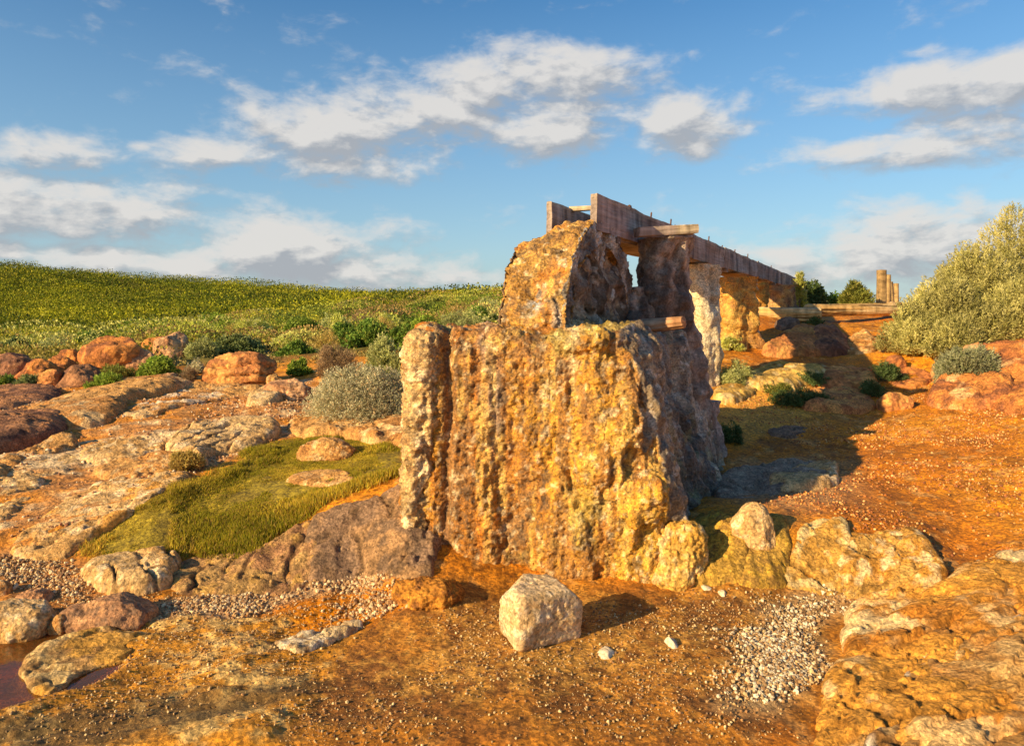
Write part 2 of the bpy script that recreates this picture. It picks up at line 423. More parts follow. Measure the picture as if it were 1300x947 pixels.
# ------------------------------------------------------------------ rocks
def rock_shape(n, dims, seed, boxy=2.6, facets=7, rough=.10, fine=.03, strata=0., strata_n=7, ribs=0., rib_n=8, tilt=0., cut=.8):
    rs = np.random.default_rng(seed)
    D, F = ico(n)
    r = (np.abs(D) ** boxy).sum(1) ** (-1 / boxy)
    for k in range(facets):
        v = rs.normal(size=3); v[2] = abs(v[2]) * .8 + .1; v /= np.linalg.norm(v)
        off = rs.uniform(cut, 1.05); d = D @ v
        lim = off / np.maximum(d, 1e-3)
        r = np.where(d > .1, np.minimum(r, lim), r)
    S = D * r[:, None]
    dims = np.asarray(dims, float); L = float(np.cbrt(np.prod(dims)))
    V = S * dims / 2
    N = D / dims; N /= np.linalg.norm(N, axis=1)[:, None]
    q = V / L; o = rs.uniform(0, 50, 3)
    V = V + N * (L * rough * fbm(q * 2.1 + o, 4, seed) )[:, None]
    V = V + N * (L * fine * (fbm(q * 8 + o, 4, seed + 3, ridged=True) + .6 * fbm(q * 20 + o, 3, seed + 5)))[:, None]
    if strata:
        zz = V[:, 2] / dims[2] * strata_n + fbm(q * 1.6 + o, 3, seed + 8) * 1.1
        f = np.abs(zz - np.round(zz)) * 2
        V = V - N * (L * strata * sstep(.72, 1.0, f))[:, None] * (1 - np.abs(N[:, 2:3]) ** 3)
    if ribs:
        a = (V[:, 0] * .8 + V[:, 1] * .5 + V[:, 2] * .3) / dims[0] * rib_n + fbm(q * 2 + o, 3, seed + 9) * .9
        f = np.abs(a - np.round(a)) * 2
        V = V - N * (L * ribs * sstep(.8, 1.0, f))[:, None]
    return V, F, N, q, o

def rock_colour(V, N, q, o, cols, seed, lichen=None, base=None):
    c0, c1, c2 = [np.asarray(c, float) for c in cols]
    a = fbm(q * 1.8 + o, 5, seed + 61); b = fbm(q * 6 + o, 5, seed + 62)
    col = mix(np.ones((len(V), 1)) * c0[None], c1, sstep(-.25, .25, a + .4 * b))
    col = mix(col, c2, sstep(.05, .4, b + .3 * a) * .8)
    if lichen is not None: col = mix(col, np.asarray(lichen, float), sstep(.12, .35, fbm(q * 3.1 + o + 9, 4, seed + 63)) * .8)
    return np.clip(col, .01, .9)

def rotz(V, a):
    c, s = math.cos(a), math.sin(a); V = V.copy(); x = V[:, 0] * c - V[:, 1] * s; V[:, 1] = V[:, 0] * s + V[:, 1] * c; V[:, 0] = x; return V

def rock(name, label, cat, bx, seed, cols, depth=.8, sink=.25, rot=0., Y=None, group=None, n=5, mat=None, lichen=None, tiltv=(0, 0), raise_=0., **kw):
    """bx = (left, top, right, bottom) of the rock as the photo shows it; it is given real size from where its foot meets the ground"""
    x0, y0, x1, y1 = bx; xc = (x0 + x1) / 2
    if Y is None: gx, gy = G(xc, y1)
    else: gy = Y
    w = (x1 - x0) / F_PX * gy; d = w * depth; yc = gy + d * .42
    w = (x1 - x0) / F_PX * (gy + d * .3)
    X = (xc - 650) / F_PX * yc
    zt = EYE - (y0 - HZ) / F_PX * yc
    zb = EYE - (y1 - HZ) / F_PX * gy
    zb = min(zb, float(H(np.array([X]), np.array([yc]))[0]) + .05)
    h = max(zt - zb, .02)
    H2 = h * (1 + 2 * sink)
    V, F, N, q, o = rock_shape(n, (w * 1.04, d, H2), seed, **kw)
    col = rock_colour(V, N, q, o, cols, seed, lichen)
    V = rotz(V, rot) if rot else V
    # fit width/top back to what the photo shows
    V[:, 0] *= w * 1.0 / (V[:, 0].max() - V[:, 0].min())
    V[:, 2] += V[:, 0] * tiltv[0] + V[:, 1] * tiltv[1]
    V[:, 2] *= H2 / (V[:, 2].max() - V[:, 2].min())
    V[:, 2] += zt - V[:, 2].max() - zb + raise_
    ob = put(name, fast_mesh(name, V, F, True, col), mat or (M_ROCK if gy < 7.5 else M_ROCKF), None, (X, yc, zb))
    return tag(ob, label, cat, group)

C_ORG = ((.56, .22, .06), (.42, .15, .05), (.20, .08, .04)); C_BRN = ((.36, .17, .08), (.22, .10, .055), (.12, .06, .04))
C_PNK = ((.60, .34, .17), (.46, .23, .11), (.34, .16, .08)); C_PALE = ((.62, .40, .18), (.50, .28, .10), (.76, .57, .33))
C_GLD = ((.62, .38, .10), (.50, .26, .05), (.68, .50, .24)); C_TAN = ((.54, .29, .10), (.44, .20, .06), (.68, .46, .22))
C_DRK = ((.20, .13, .09), (.28, .17, .10), (.12, .08, .06)); C_RDR = ((.50, .20, .07), (.62, .30, .09), (.34, .12, .05))
GL = 'granite boulders among the scrub on the left'
L = [
 ('boulder', 'big rust orange rounded boulder, largest of the row below the green hillside', (98,426,188,468), 1, C_ORG, dict(depth=.8, cut=.7, fine=.03)),
 ('boulder', 'orange wedge boulder behind the pink boulder, right of the biggest orange one', (180,427,215,450), 2, C_ORG, dict(depth=.8)),
 ('boulder', 'tall smooth pink boulder with a sunlit face beside the silver green shrubs', (196,421,238,455), 3, C_PNK, dict(depth=.9, fine=.015, cut=.72)),
 ('boulder', 'low greyish pink rock in front of the biggest orange boulder', (140,441,197,467), 4, C_PNK, dict(depth=.6, facets=10)),
 ('boulder', 'small round orange boulder touching the left of the biggest orange boulder', (73,443,104,464), 5, C_ORG, dict()),
 ('boulder', 'wide orange sloping rock between the wedge rock and the small round boulder', (55,451,96,474), 6, C_ORG, dict(cut=.65)),
 ('boulder', 'pointed wedge of orange rock with one dark side, left of the dark split boulder', (18,455,72,483), 7, C_ORG, dict(cut=.6, boxy=2.0)),
 ('boulder', 'brown dome boulder at the left edge of the boulder row', (-12,447,45,480), 8, C_BRN, dict()),
 ('boulder', 'small squat brown rock beside the dark split boulder', (49,468,80,491), 9, C_RDR, dict()),
 ('boulder', 'dark shaded split boulder in front of the orange boulder row', (72,462,128,492), 10, C_BRN, dict(cut=.68)),
 ('layered_rock', 'layered red brown rock stack in front of the dark green shrub', (260,446,350,490), 11, C_RDR, dict(depth=.7, strata=.10, strata_n=5, boxy=3.2)),
 ('boulder', 'small rounded pink rock left of the layered rock stack', (202,473,228,492), 12, C_PNK, dict()),
 ('boulder', 'little tan rock at the right foot of the layered rock stack', (338,474,362,491), 13, C_TAN, dict()),
 ('flat_rock', 'broken tan slab left of the grey shrub, upper of two', (335,480,398,510), 19, C_PNK, dict(depth=.9, strata=.05)),
 ('boulder', 'smooth rounded pale stone lying in the moss below the grey shrub', (379,555,452,584), 22, C_TAN, dict(depth=.7, fine=.012, n=6)),
 ('river_stone', 'large smooth pale stone at the left edge by the pool', (-20,762,68,812), 30, C_PALE, dict(depth=.8, fine=.012, n=6)),
 ('river_stone', 'flat topped brown stone lying by the pool with a red end', (84,757,194,802), 31, ((.50, .26, .12), (.36, .18, .09), (.22, .13, .08)), dict(depth=.6, boxy=3.4, n=6, fine=.015)),
 ('river_stone', 'small grey stone wedged between the two poolside stones', (62,779,86,804), 32, C_TAN, dict(n=4)),
 ('river_stone', 'tan stone behind the large pale poolside stone', (22,747,66,772), 33, C_PNK, dict(n=5)),
 ('river_stone', 'small tan stone at the left edge above the poolside stones', (-12,737,14,756), 34, C_TAN, dict(n=4)),
 ('boulder', 'squared pale cream stone standing alone in front of the encrusted block', (631,734,738,817), 35, ((.72, .50, .27), (.60, .38, .17), (.78, .60, .38)), dict(depth=.72, boxy=9., facets=4, cut=1.04, rough=.06, fine=.016, n=6, rot=.50, sink=.06, Y=3.55, tiltv=(-.12, 0))),
 # right of the block
 ('gold_rock', 'yellow lumpy wet rock at the right foot of the block', (822,660,902,745), 36, C_GLD, dict(depth=.7, rough=.14, fine=.05, n=6, boxy=2.2)),
 ('gold_rock', 'pale round topped stone resting on the yellow rocks right of the block', (928,637,986,700), 38, C_PALE, dict(depth=.8, n=6, boxy=2.2, fine=.015)),
 ('boulder', 'dark lump of rock under the left end of the log', (984,402,1018,422), 49, C_DRK, dict()),
 ('boulder', 'squarish brown rock in the path shade by the sunlit dirt', (1114,497,1156,522), 53, C_RDR, dict(boxy=4.)),
 ('boulder', 'small orange stone in the sunlit dirt above the shaded path', (1124,450,1150,470), 57, C_ORG, dict(n=4)),
 ('boulder', 'pale stone behind the right end of the log', (1116,383,1140,397), 58, C_PALE, dict(n=4, Y=14.5)),
 ('orange_lump', 'rust orange crusted lump at the left foot of the block', (498,733,592,770), 59, ((.56, .24, .04), (.42, .17, .03), (.25, .1, .03)), dict(depth=.6, n=6, rough=.16, fine=.05)),
]
for nm, lb, bx, sd, cl, kw in L:
    cat = {'flat_rock': 'rock slab', 'river_stone': 'stone', 'rock_shelf': 'rock shelf'}.get(nm, 'rock')
    rock(nm, lb, cat, bx, sd, cl, group=GL if sd <= 13 and nm == 'boulder' else None, **kw)
for lb, bx, sd in (('flat white pebble on the wet sand, largest of the loose white pebbles', (757,823,783,834), 71), ('cream pebble right of the squared stone, near the pale gravel', (843,809,862,823), 72),
                   ('thin white pebble by the foot of the gold rocks', (911,749,924,756), 73), ('tiny white pebble left of the thin white pebble', (889,742,903,748), 74)):
    rock('white_pebble', lb, 'pebble', bx, sd, ((.66, .54, .36), (.6, .47, .3), (.5, .38, .22)), depth=1.4, n=4, boxy=3.2, facets=9, cut=.7, sink=.9, mat=M_PEB, fine=.02, group='loose pale pebbles on the wet sand', raise_=.002)

def slab(name, label, poly, seed, cols, t=.08, e=.1, rough=.03, fine=.008, ribs=0., rib_n=6., rib_a=.6, lichen=None, steps=0., base_full=0., cat='rock slab', rim=None, extra=None):
    """bedrock slab with its own outline on the ground, a rounded rim that dives below the soil and a worn top"""
    pg = catmull(GPOLY(poly), 4); lo, hi = pg.min(0) - .06, pg.max(0) + .06; yc = max(pg[:, 1].min(), 2.4); st = max(.0075, .0021 * yc)
    if (hi - lo).prod() / st ** 2 > 160000: st = math.sqrt((hi - lo).prod() / 160000)
    xs = np.arange(lo[0], hi[0], st); ys = np.arange(lo[1], hi[1], st); nx, ny = len(xs), len(ys)
    X, Y = np.meshgrid(xs, ys); x, y = X.ravel(), Y.ravel(); P = np.stack([x, y, x * 0], 1)
    s_ = sdist(x, y, pg) + .10 * fbm(P * 2.6 + seed, 5, seed) * min(1, e * 7) + .012 * fbm(P * 16, 3, seed + 1)
    u = np.clip(-s_ / e, 0, 1); prof = np.sqrt(np.clip(1 - (1 - u) ** 2.4, 0, 1))
    z = H(x, y) + t * prof * (.75 + .7 * fbm(P * 1.3 + seed * 2, 3, seed + 11)) - .02 * (u <= 0) - .09 * sstep(0, .03, s_)
    if base_full: z += base_full * (Hfull(x, y) - H(x, y))
    z -= prof * .022 * sstep(.32, .5, fbm(np.stack([x * .9 + y * .42, (-x * .42 + y * .9) * 2.4, x * 0], 1) * 3.2 + seed, 5, seed + 41, ridged=True)); z += prof * (rough * fbm(P * 1.9 + seed, 4, seed + 2) + fine * fbm(P * 9 + seed, 4, seed + 3, ridged=True) + fine * .5 * fbm(P * 30, 3, seed + 4))
    if steps:
        U_ = np.stack([(x * .9 + y * .42) * .6, (-x * .42 + y * .9) * 2.2, x * 0], 1); a = 4.5 * fbm(U_ + seed, 5, seed + 6); fa = a - np.floor(a)
        z += prof * steps * (.55 * (np.floor(a) + sstep(.7, .98, fa)) + .35 * fbm(U_ * 5, 4, seed + 9, ridged=True))
    crack = np.zeros(len(x))
    if ribs:
        a = (x * math.cos(rib_a) + y * math.sin(rib_a)) * rib_n + .9 * fbm(P * 2.0 + seed, 4, seed + 7)
        f = np.abs(a - np.round(a)) * 2; crack = sstep(.80, 1.0, f) * sstep(-.35, .1, fbm(P * 4 + seed, 3, seed + 8)); z -= prof * ribs * crack
    z -= prof * .012 * sstep(.25, .6, fbm(P * 6 + seed, 4, seed + 12))
    V = np.stack([x, y, z], 1); L_ = max(.25, float(np.sqrt((hi - lo).prod())) * .5)
    col = rock_colour(V, V, V / L_, np.full(3, seed * 1.3), cols, seed, lichen)
    col = mix(col, np.array(cols[1]) * .3, crack * .85); col = mix(col, np.array(cols[1]) * .4, sstep(.30, .55, fbm(P * 11 + seed, 4, seed + 31)) * .6)
    if rim is not None: col = mix(col, np.array(rim), sstep(.08, .35, u) * sstep(.95, .6, u) * sstep(-.35, .1, fbm(P * 5, 3, seed + 20)) * .8)
    if extra is not None: col = extra(V, col)
    a = (np.arange(ny - 1)[:, None] * nx + np.arange(nx - 1)[None]).ravel(); F = np.stack([a, a + 1, a + nx + 1, a + nx], 1)
    F = F[(s_[F] < .05).any(1)]; used = np.zeros(len(V), bool); used[F.ravel()] = True; m_ = np.cumsum(used) - 1
    c = np.array([pg[:, 0].mean(), pg[:, 1].mean(), 0]); c[2] = float(H(np.array([c[0]]), np.array([c[1]]))[0])
    return tag(put(name, fast_mesh(name, V[used] - c, m_[F], True, np.clip(col, .01, .9)[used]), M_ROCK if yc < 8 else M_ROCKF, None, tuple(c)), label, cat)
PUR = ((.24, .145, .085), (.36, .20, .09), (.15, .095, .06)); GB = ((.42, .24, .05), (.56, .32, .05), (.26, .14, .04)); OSH = ((.58, .27, .05), (.46, .18, .03), (.70, .46, .2))
SL = [
 ('flat_rock', 'brown slab at the left edge above the long ridge slab', [(-30,502),(20,490),(66,494),(72,506),(38,520),(-30,530)], 14, C_BRN, dict(t=.11, e=.3)),
 ('flat_rock', 'long smooth whaleback slab with a shadowed lower edge', [(22,532),(60,511),(110,499),(165,493),(215,489),(245,491),(208,502),(172,510),(155,525),(115,541),(60,541)], 15, C_TAN, dict(t=.15, e=.35, fine=.006)),
 ('flat_rock', 'dark brown slab with a deep shadow under it at the left edge', [(-40,540),(40,527),(94,533),(88,548),(40,563),(-40,582)], 16, C_BRN, dict(t=.13, e=.22)),
 ('ribbed_rock', 'pale ribbed rock scored by slanting cracks above the mossy turf', [(207,574),(215,556),(245,546),(300,540),(348,541),(350,552),(322,567),(272,578),(262,590),(235,586)], 17, C_PALE, dict(t=.13, e=.16, ribs=.05, rib_n=7, rib_a=-.35)),
 ('flat_rock', 'low orange slab between the whaleback and the layered rock stack', [(158,520),(200,501),(250,490),(330,487),(335,497),(270,509),(215,523),(175,531)], 18, C_TAN, dict(t=.06, e=.15, steps=.03, lichen=(.74,.58,.4))),
 ('flat_rock', 'thin tilted slab left of the grey shrub, lower of two', [(310,516),(330,503),(360,500),(362,510),(335,520)], 20, C_PALE, dict(t=.12, e=.08)),
 ('flat_rock', 'pale flat slab running under the front of the big grey shrub', [(364,548),(376,538),(450,540),(526,545),(526,570),(470,566),(440,558),(385,558)], 21, C_TAN, dict(t=.12, e=.1, ribs=.03, rib_n=2.)),
 ('flat_rock', 'low flat tan rock showing through the middle of the turf', [(360,612),(392,598),(445,600),(452,612),(402,622)], 23, C_TAN, dict(t=.05, e=.07)),
 ('flat_rock', 'long wavy slab crossing the lichen covered rock at the left edge', [(-40,655),(-10,614),(50,590),(112,574),(118,586),(64,607),(42,640),(0,668)], 24, C_PALE, dict(t=.045, e=.09, steps=.03)),
 ('flat_rock', 'pale orange sloping slab beside the left end of the turf', [(15,700),(56,657),(98,630),(160,604),(232,596),(236,612),(172,648),(112,694),(60,716)], 25, C_PALE, dict(t=.035, e=.08, steps=.03, lichen=(.62, .28, .05))),
 ('flat_rock', 'small pale slab patch in the red gravel below the whaleback slab', [(102,586),(115,571),(170,563),(212,566),(200,576),(150,587)], 26, C_PALE, dict(t=.06, e=.06, steps=.02)),
 ('flat_rock', 'cracked tan slab between the small pale patch and the turf', [(116,602),(160,587),(232,580),(228,592),(172,606)], 261, C_TAN, dict(t=.08, e=.07, steps=.03)),
 ('flat_rock', 'orange brown slab strip at the left edge under the dark brown slab', [(-40,618),(0,590),(80,558),(92,567),(34,592),(-40,640)], 262, C_TAN, dict(t=.09, e=.09, steps=.03)),
 ('bank_rock', 'white streaked creased rock at the lower end of the turf bank', [(102,728),(130,706),(180,700),(216,702),(232,716),(218,746),(170,757),(120,748)], 27, C_PALE, dict(t=.13, e=.1, rough=.05, ribs=.045, rib_n=5, rib_a=.9)),
 ('bank_rock', 'brown wet rock face under the turf, beside the white streaked rock', [(222,748),(230,716),(300,702),(330,692),(378,668),(404,662),(400,742),(300,755)], 28, ((.42, .25, .09), (.30, .15, .07), (.52, .30, .08)), dict(t=.08, e=.09, rough=.05, ribs=.03, rib_n=4, rib_a=-.2, fine=.014)),
 ('bank_rock', 'long dark purple brown rock bank touching the left side of the encrusted block', [(388,744),(392,668),(436,647),(500,626),(552,620),(552,734),(460,740)], 29, PUR, dict(t=.09, e=.10, rough=.05, fine=.014, ribs=.02, rib_n=4, rib_a=.2)),
 ('gold_rock', 'yellow brown wet rock split by a dark hollow beside the block foot', [(872,738),(872,674),(902,656),(938,664),(950,735),(900,745)], 37, GB, dict(t=.07, e=.08, ribs=.05, rib_n=4.5, rib_a=.1, fine=.014)),
 ('gold_rock', 'mossy gold rock under the pale round stone', [(942,738),(946,668),(985,656),(1006,670),(1002,744)], 39, GB, dict(t=.06, e=.09, fine=.014)),
 ('gold_rock', 'steep slanted orange rock with a pale ridge on its left', [(998,744),(1004,716),(1030,670),(1060,662),(1080,676),(1072,744)], 40, ((.56, .30, .07), (.50, .25, .05), (.66, .46, .2)), dict(t=.085, e=.08, rough=.05, fine=.014, ribs=.03, rib_n=3, rib_a=.9, rim=(.66, .48, .22))),
 ('gold_rock', 'pale gold cracked boulder at the edge of the red dirt', [(1070,750),(1066,700),(1090,674),(1150,670),(1188,700),(1192,742),(1120,758)], 41, ((.58, .33, .09), (.48, .22, .04), (.74, .54, .28)), dict(t=.09, e=.12, rough=.05, ribs=.04, rib_n=3.4, rib_a=1.2, steps=.04, fine=.012)),
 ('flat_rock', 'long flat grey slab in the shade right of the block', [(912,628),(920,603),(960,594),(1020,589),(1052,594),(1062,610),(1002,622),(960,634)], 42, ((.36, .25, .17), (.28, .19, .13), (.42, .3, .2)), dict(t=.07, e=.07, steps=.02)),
 ('flat_rock', 'flat pale slab lit by the sun on the end of the grey slab', [(978,622),(984,602),(1030,592),(1062,597),(1062,616),(1010,626)], 43, C_PALE, dict(t=.12, e=.05, steps=.02)),
 ('rock_shelf', 'broad orange rock shelf filling the lower right corner', [(1046,900),(1056,820),(1078,775),(1110,764),(1170,754),(1200,737),(1260,712),(1300,700),(1420,690),(1600,800),(1560,990),(1046,990)], 44, OSH, dict(t=.07, e=.14, rough=.04, steps=.03, ribs=.03, rib_n=2.6, rib_a=1.1, fine=.006, cat='rock shelf', lichen=(.76, .56, .28))),
 ('rock_shelf', 'smooth brown rock hump at the very bottom right with a white rim', [(1122,900),(1140,856),(1180,832),(1260,814),(1400,792),(1600,860),(1560,1010),(1118,1010)], 45, ((.46, .24, .07), (.38, .18, .05), (.58, .36, .14)), dict(t=.15, e=.06, fine=.005, rough=.02, ribs=.02, rib_n=2.2, rib_a=1.4, cat='rock shelf', rim=(.80, .70, .55))),
 ('flat_rock', 'low yellow lit bank rock between the pillars and the path', [(942,492),(958,472),(1010,464),(1052,466),(1048,482),(1000,498)], 51, C_GLD, dict(t=.14, e=.2)),
 ('path_rock', 'brown shaded rock below the log, leftmost of the three upper path rocks', [(972,450),(984,432),(1018,426),(1046,434),(1046,450),(1010,454)], 46, C_RDR, dict(t=.22, e=.25, rough=.06, fine=.02, cat='rock')),
 ('path_rock', 'rounded brown rock below the log, middle of the three upper path rocks', [(1030,448),(1036,430),(1056,424),(1076,434),(1074,448),(1050,451)], 47, C_BRN, dict(t=.28, e=.25, rough=.06, fine=.02, cat='rock')),
 ('path_rock', 'pale topped rock below the log, rightmost of the three upper path rocks', [(1070,446),(1078,432),(1104,430),(1119,439),(1108,448)], 48, C_TAN, dict(t=.17, e=.2, rough=.06, fine=.02, cat='rock')),
 ('path_rock', 'smooth red rock in the middle of the shaded path', [(1032,488),(1040,472),(1075,467),(1108,472),(1116,488),(1075,494)], 50, C_RDR, dict(t=.16, e=.22, rough=.04, fine=.012, cat='rock')),
 ('path_rock', 'brown rounded rock half buried beside the low green plants', [(1022,520),(1030,502),(1065,496),(1100,500),(1110,518),(1065,524)], 52, C_RDR, dict(t=.13, e=.18, rough=.05, fine=.015, cat='rock')),
 ('orange_rock', 'low orange boulder under the spiky shrub at the right', [(1176,514),(1188,494),(1232,484),(1282,486),(1290,504),(1270,516),(1220,520)], 54, C_ORG, dict(t=.20, e=.2, rough=.05, fine=.02, cat='rock', lichen=(.66,.40,.18))),
 ('orange_rock', 'orange rock at the right edge below the big shrub', [(1262,518),(1276,494),(1312,484),(1370,486),(1385,522),(1310,526)], 55, C_ORG, dict(t=.24, e=.2, rough=.05, fine=.02, ribs=.04, rib_n=3, rib_a=1.3, cat='rock')),
 ('orange_rock', 'wide orange rock partly behind the spiky shrub', [(1186,482),(1205,462),(1260,450),(1340,450),(1370,480),(1290,488)], 56, C_ORG, dict(t=.2, e=.25, rough=.05, fine=.02, cat='rock', lichen=(.66,.40,.18))),
 ('orange_rock', 'low broken orange ledge in the dirt left of the spiky shrub', [(1118,478),(1140,466),(1178,468),(1182,482),(1150,490)], 561, C_ORG, dict(t=.07, e=.12, steps=.03, cat='rock')),
 ('flat_rock', 'small flat gold stone patch at the front of the yellow lit bank', [(905,505),(920,492),(955,488),(960,498),(930,512)], 511, C_GLD, dict(t=.08, e=.1)),
 ('flat_rock', 'thin flat grey stone in the shade at the middle of the path', [(975,548),(1000,541),(1030,545),(1025,553),(990,556)], 512, C_DRK, dict(t=.04, e=.05)),
 ('flat_rock', 'orange stained flat rock at the water edge, lower left', [(20,850),(70,815),(140,800),(210,806),(190,830),(110,850),(60,880)], 513, ((.54,.28,.06),(.62,.42,.18),(.3,.15,.05)), dict(t=.03, e=.08, steps=.02, fine=.01)),
 ('flat_rock', 'pale edged thin rock ledge in the middle of the wet foreground', [(350,815),(400,806),(450,790),(462,796),(420,816),(375,830)], 514, ((.62,.42,.2),(.74,.6,.4),(.4,.2,.06)), dict(t=.035, e=.03, steps=.01)),
]
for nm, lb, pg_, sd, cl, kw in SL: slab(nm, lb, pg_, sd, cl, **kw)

# ------------------------------------------------------------------ loose stones
def stones(name, polys, n, smin, smax, cols, seed, cover=None):
    rs = np.random.default_rng(seed)
    xs, ys = [], []
    for poly, share in polys:
        k = int(n * share); lo, hi = poly.min(0), poly.max(0); got = 0
        while got < k:
            x = rs.uniform(lo[0], hi[0], k * 2); y = rs.uniform(lo[1], hi[1], k * 2)
            P = np.stack([x, y, x * 0], 1)
            s = sdist(x, y, poly) + fbm(P * 3, 3, 77) * .12
            ok = s < -.0
            keep = rs.uniform(size=len(x)) < (sstep(.02, -.22, s) * .85 + .06) * (sstep(-.35, .25, fbm(P * 1.7 + seed, 4, 78)) * .9 + .1)
            ok &= keep
            x, y = x[ok][:k - got], y[ok][:k - got]; xs.append(x); ys.append(y); got += len(x)
    x = np.concatenate(xs); y = np.concatenate(ys); n = len(x)
    z = Hfull(x, y)
    D, F = ico(1)
    sz = smin + (smax - smin) * 1.25 * rs.uniform(size=n) ** 3.6
    ax = rs.normal(size=(n, 3)); ax /= np.linalg.norm(ax, axis=1)[:, None]
    U_ = np.cross(ax, [0.3, .2, .9]); U_ /= np.linalg.norm(U_, axis=1)[:, None]; W_ = np.cross(ax, U_)
    sc = sz[:, None] * rs.uniform(.55, 1.0, (n, 3))
    B = D * (1 + .0)
    jit = 1 + rs.uniform(-.18, .18, (n, len(D)))
    L_ = B[None] * jit[..., None]
    V = L_[:, :, 0:1] * (ax * sc[:, 0:1])[:, None] + L_[:, :, 1:2] * (U_ * sc[:, 1:2])[:, None] + L_[:, :, 2:3] * (W_ * sc[:, 2:3])[:, None]
    V += np.stack([x, y, z + sz * .35], 1)[:, None]
    Fa = (F[None] + (np.arange(n) * len(D))[:, None, None]).reshape(-1, 3)
    ci = rs.integers(0, len(cols), n); col = np.array(cols)[ci] * rs.uniform(.7, 1.25, (n, 1))
    me = fast_mesh(name, V.reshape(-1, 3), Fa, False, np.repeat(np.clip(col, 0, .9), len(D), 0))
    return tag(put(name, me, M_PEB), kind='stuff')
Z_ALL = GPOLY([(-60,720),(200,740),(500,700),(600,760),(880,745),(1060,745),(1050,960),(-60,960)])
Z_RD = GPOLY([(920,640),(1080,600),(900,520),(1000,460),(1250,470),(1360,560),(1360,700),(1180,720),(1060,660)])
stones('pale_gravel', [(Z_PALE, .85), (Z_PALE + np.array([-.12, .02]), .15)], 11000, .003, .0125, [(.58, .45, .28), (.48, .33, .15), (.38, .22, .09), (.22, .12, .05), (.66, .54, .36)], 1)
stones('tan_gravel', [(Z_PALE2, .6), (Z_RUST, .12), (Z_GRAV, .28)], 9000, .004, .014, [(.54, .36, .17), (.44, .24, .09), (.62, .46, .26), (.28, .14, .06)], 2)
stones('brown_grit', [(Z_ALL, 1.)], 15000, .002, .0075, [(.46, .28, .11), (.34, .17, .06), (.6, .42, .2), (.18, .1, .05)], 3)
stones('red_grit', [(Z_RD, 1.)], 15000, .002, .011, [(.56, .24, .06), (.42, .14, .035), (.68, .38, .14), (.26, .09, .035)], 4)
stones('slab_grit', [(Z_SLAB, 1.)], 8000, .004, .016, [(.5, .24, .08), (.6, .34, .16), (.3, .13, .06), (.7, .55, .36)], 5)
# ------------------------------------------------------------------ the encrusted block
GOLD = c3(.60, .29, .035); DORG = c3(.46, .16, .016); GBRN = c3(.30, .15, .045); GGREY = c3(.34, .28, .20); GPALE = c3(.74, .60, .38); GDRK = c3(.10, .07, .045); YEL = c3(.74, .50, .09); OLV = c3(.34, .29, .07)

def crust_disp(V, N, seed, k=1.0, streak=.045, lump=.03, fine=.012):
    S = V * [1, 1, .2] + .06 * fbm(V * 2.5, 2, seed + 1)[:, None]
    d = streak * fbm(S * 3.2, 4, seed) + streak * .14 * fbm(S * 9.0, 3, seed + 11, ridged=True)
    w = worley(V * 8.5 + fbm(V * 4, 3, seed + 2)[:, None] * .5, seed + 4); d += lump * (.55 - w)
    w2 = worley(V * 22, seed + 6); d += lump * .32 * (.5 - w2)
    d += fine * .9 * fbm(V * 26 + .3 * fbm(V * 9, 2, seed)[:, None], 5, seed + 8, ridged=True) + fine * .6 * fbm(V * 60, 3, seed + 9)
    return V + N * (d * k - .022)[:, None]

blk = thing('encrusted_block', 'massive golden brown mineral crusted stone block beneath the old wheel', 'rock block', (0.3, 5.2, 0))
LV = [
 (-.25, [(-.70,4.60),(.15,4.40),(1.02,4.34),(1.20,4.75),(1.60,5.5),(1.76,6.5),(.2,6.7),(-.42,5.7)]),
 (.25, [(-.68,4.60),(.12,4.43),(.98,4.38),(1.15,4.80),(1.52,5.6),(1.70,6.5),(.2,6.65),(-.42,5.65)]),
 (.6, [(-.66,4.61),(.1,4.46),(.93,4.43),(1.06,4.88),(1.38,5.7),(1.62,6.5),(.2,6.6),(-.4,5.6)]),
 (1.0, [(-.65,4.62),(.1,4.50),(.83,4.47),(.95,4.96),(1.26,5.8),(1.54,6.5),(.2,6.6),(-.38,5.6)]),
 (1.34, [(-.64,4.64),(.1,4.53),(.73,4.51),(.88,5.0),(1.22,5.8),(1.50,6.5),(.2,6.6),(-.36,5.6)]),
 (1.49, [(-.58,4.70),(.1,4.60),(.62,4.60),(.78,5.05),(1.12,5.85),(1.40,6.45),(.22,6.5),(-.3,5.6)])]
V, F, N = remesh([loft(LV), ball((.45, 4.62, 1.40), (.30, .16, .13)), ball((.70, 4.5, .85), (.16, .13, .22)), ball((.82, 4.42, .5), (.2, .14, .2)), ball((.55, 4.46, .62), (.2, .1, .22)), ball((.9, 4.42, .12), (.2, .14, .2))], .0105)
px_ = 650 + V[:, 0] / V[:, 1] * F_PX
